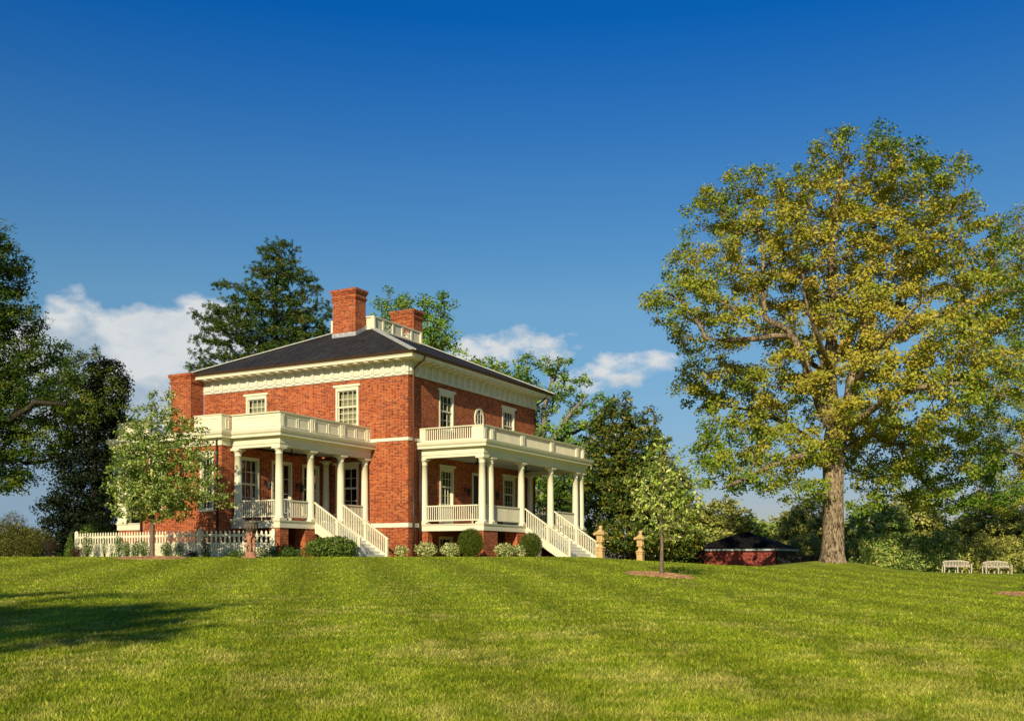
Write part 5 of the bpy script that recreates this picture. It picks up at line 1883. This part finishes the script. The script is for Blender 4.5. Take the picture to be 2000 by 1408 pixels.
# --- left side trees
broad('oak_tree', 'dark green oak reaching in from the left edge of the picture', -90, 1100, 46,
      [(-60, 520, 110, 80), (-20, 620, 100, 60), (20, 700, 60, 50), (-40, 730, 120, 80), (90, 690, 50, 30), (60, 770, 80, 40), (130, 740, 36, 28), (0, 820, 90, 50), (90, 840, 50, 34), (-30, 900, 90, 50), (60, 880, 60, 24), (20, 940, 50, 24), (-15, 560, 50, 40), (-10, 450, 20, 22), (115, 790, 50, 30), (40, 740, 60, 40), (70, 850, 60, 40), (-10, 640, 60, 60)],
      L_DEEP, M_BARK_DARK, 61, .45, (-80, 850), [([(-80, 850, 0), (-20, 760, 1), (40, 700, 1), (100, 690, 1.5)], (.20, .12, .07, .03)), ([(-80, 870, 0), (0, 830, -1), (70, 785, -1.5), (130, 790, -2)], (.24, .17, .11, .05)), ([(-80, 880, 0), (-10, 880, 0), (50, 905, .5), (90, 900, 1), (150, 870, 1)], (.22, .15, .1, .07, .03)), ([(-80, 830, 0), (-60, 700, 0), (-30, 560, 0), (-10, 460, 0)], (.3, .22, .13, .05))],
      spacing=.58, step=.5, per=80, spread=.44, size=.13, wander=.16, maxn=2800)
broad('oak_tree', 'mid green oak crown between the left edge tree and the mansion', 183, 1088, 65.5,
      [(160, 730, 50, 38), (180, 700, 30, 24), (220, 760, 36, 40), (190, 800, 60, 40), (130, 780, 50, 40), (230, 810, 26, 30)],
      L_DEEP2, M_BARK_DARK, 62, .22, (184, 900), spacing=.7, step=.6, per=64, spread=.5, size=.16, maxn=1200)
broad('cedar_tree', 'very dark tall cedar behind the left end of the fence', 180, 1088, 66,
      [(205, 760, 44, 60), (190, 840, 62, 60), (220, 900, 44, 70), (150, 900, 50, 50), (170, 960, 60, 50), (130, 990, 50, 40), (200, 1010, 70, 60), (120, 1040, 44, 40), (180, 1060, 80, 26), (95, 1060, 22, 26)],
      L_CEDAR, M_BARK_DARK, 63, .42, (190, 950), spacing=.62, step=.6, per=72, spread=.60, size=.18, shell=.6, maxn=3200)
p = ground_at(20, 1085, 58)
clump('willow_shrub', 'big brownish green twiggy shrub at the far left edge', 'shrub', p, [(-.6, 0, 1.0, 1.5, 1.2, 1.2), (.6, 0, .8, 1.1, 1.0, .8), (.1, .2, 1.7, .7, .6, .8), (-2.2, 0, 1.1, 1.3, 1, 1.2)], L_BROWN, 140, .20, 16, .26, .12, .28, shell=.4, maxn=1800, upb=.0, stems=16)
p = ground_at(64, 1085, 62)
clump('willow_shrub', 'smaller olive shrub right of the far left shrub', 'shrub', p, [(0, 0, .9, 1.2, 1, .95), (.6, 0, .7, .9, .8, .7)], L_BROWN, 141, .2, 14, .24, .11, .3, shell=.4, maxn=1200, upb=.0, stems=8)

# --- low hedge and shrubs at the back of the lawn
for i, (px, Y, rx, rz_, lm, lab) in enumerate(((1205, 66, 1.6, .45, L_BROWN, 'low olive bush between the two sandstone posts'), (1275, 66, 1.4, .40, L_SHRUB, 'low bright bush right of the lone sandstone post'), (1345, 68, 1.4, .6, L_CEDAR, 'dark low bush just left of the brick shed'))):
    p = on_ground((px - 1000) / F * Y, Y)
    clump('low_bush', lab, 'shrub', p, [(0, 0, rz_, rx, .9, rz_)], lm, 155 + i, .2, 12, .2, .11, .6, group='low bushes behind the lawn')
for i, (px, Y, rx, rz_, lm, lab) in enumerate((
        (1722, 70, 1.4, 2.0, L_WOOD, 'bright green bushy shrub right of the big oak trunk'), (1690, 72, 1.0, .8, L_SAGE, 'low pale shrub at the foot of the bright bush'),
        (1778, 72, 1.6, 1.9, L_SAGE, 'sage coloured shrub left of the benches'), (1832, 72.5, 1.7, 2.2, L_SAGE, 'tall sage coloured shrub behind the left bench'),
        (1895, 72.5, 1.7, 2.0, L_WOODB, 'olive shrub between the two benches'), (1955, 73, 1.7, 2.0, L_WOODB, 'olive shrub behind the right bench'), (2020, 79, 1.7, 2.3, L_DEEP, 'dark shrub at the right edge behind the benches'), (1560, 84, 2.0, 2.2, L_WOODB, 'olive shrub behind the shed roof'), (1660, 84, 2.0, 2.0, L_WOODB, 'olive shrub directly behind the big oak trunk'))):
    p = on_ground((px - 1000) / F * Y, Y)
    clump('background_shrub', lab, 'shrub', p, [(0, 0, rz_ * .5, rx, rx * .8, rz_ * .55), (rx * .3, 0, rz_ * .9, rx * .6, rx * .6, rz_ * .4), (-rx * .5, 0, rz_ * .8, rx * .5, rx * .5, rz_ * .35)], lm, 170 + i, .26, 16, .28, .18, .5, group='shrubs at the back of the lawn', maxn=1400)


# --- the wood beyond
def wood():
    protos = []
    specs = [(4.2, 10.5, L_WOOD, 3), (4.8, 11.5, L_WOODB, 4), (3.6, 9.5, L_GREENOAK, 5)]
    rngw = np.random.default_rng(99)
    xs_ = list(range(1335, 2160, 62))
    k = 0
    words = {0: 'fresh green round crowned tree of the distant wood', 1: 'olive brown crowned tree of the distant wood', 2: 'deeper green narrow tree of the distant wood'}
    spots = []
    for j, px in enumerate(xs_): spots.append((px + rngw.uniform(-15, 15), 104 + rngw.uniform(-5, 5), j % 3, rngw.uniform(.82, .98)))
    for j, px in enumerate(range(1310, 2200, 75)): spots.append((px + rngw.uniform(-20, 20), 122 + rngw.uniform(-5, 5), (j + 1) % 3, rngw.uniform(.95, 1.12)))
    for j, px in enumerate(range(-220, 330, 85)): spots.append((px, 118 + rngw.uniform(-8, 8), (j + 1) % 3, rngw.uniform(.6, .75)))
    roots = {}
    for (px, Y, kind, sc) in spots:
        x = (px - 1000) / F * Y
        base = on_ground(x, Y)
        if kind not in roots:
            cw, ch, lm, seed = specs[kind]
            main = [([Vector((0, 0, 0)), Vector((.1, 0, ch * .3)), Vector((0, .1, ch * .65))], [.28, .22, .10], None)]
            lobes = [(0, 0, ch * .62, cw * .8, cw * .8, ch * .36), (cw * .5, .3, ch * .45, cw * .5, cw * .5, ch * .25), (-cw * .5, -.3, ch * .5, cw * .5, cw * .5, ch * .28), (.4, -cw * .4, ch * .35, cw * .6, cw * .5, ch * .25), (0, 0, ch * .85, cw * .4, cw * .4, ch * .15)]
            o = make_tree('woodland_tree', words[kind], 'tree', base, main, lobes, lm, M_BARK_DARK, seed=seed, spacing=.95, step=.9, per=34, spread=.70, size=.38, maxn=420, group='trees of the distant wood, ' + ('fresh green', 'olive brown', 'deep green')[kind], shell=.7)
            roots[kind] = o
        else:
            o = copy_tree(roots[kind])
            o.location = base
        o.rotation_euler = (0, 0, rngw.uniform(0, 6.28))
        o.scale = (sc * rngw.uniform(.9, 1.15), sc * rngw.uniform(.9, 1.15), sc)


wood()


# trees behind and beside the photographer, whose shadows fall across the lawn
def shade_tree(x, y, lobes, lab, seed, leafm=L_GREENOAK):
    base = on_ground(x, y)
    zt = min(l[2] for l in lobes)
    main = [([Vector((0, 0, 0)), Vector((.1, 0, zt * .6)), Vector((0, .1, zt + 1.5))], [.4, .32, .2], None)]
    make_tree('oak_tree', lab, 'tree', base, main, lobes, leafm, M_BARK_OAK, seed=seed, spacing=.8, step=.8, per=80, spread=.62, size=.20, maxn=600, shell=.3)


shade_tree(-15.2, -6.5, [(1.8, .6, 10.6, 3.8, 2.8, 1.4), (0.8, -.8, 9.2, 3.2, 2.2, 1.1), (1.5, 0, 12.0, 3.0, 2, .8), (2.2, 2.2, 11.2, 2.4, .9, .5), (3.4, 3.2, 11.4, 2.0, .5, .35), (-2, 1.5, 13.6, 3.4, .8, .5), (-4.5, 0, 10, 3, 3, 2.0)], 'spreading oak standing behind the photographer on the left', 201)
shade_tree(14.4, 19.0, [(0, 0, 6.4, 1.9, 2.2, 1.2), (.3, 0, 4.9, 1.5, 1.8, .8)], 'slender shade tree beside the lawn just outside the right edge', 202)
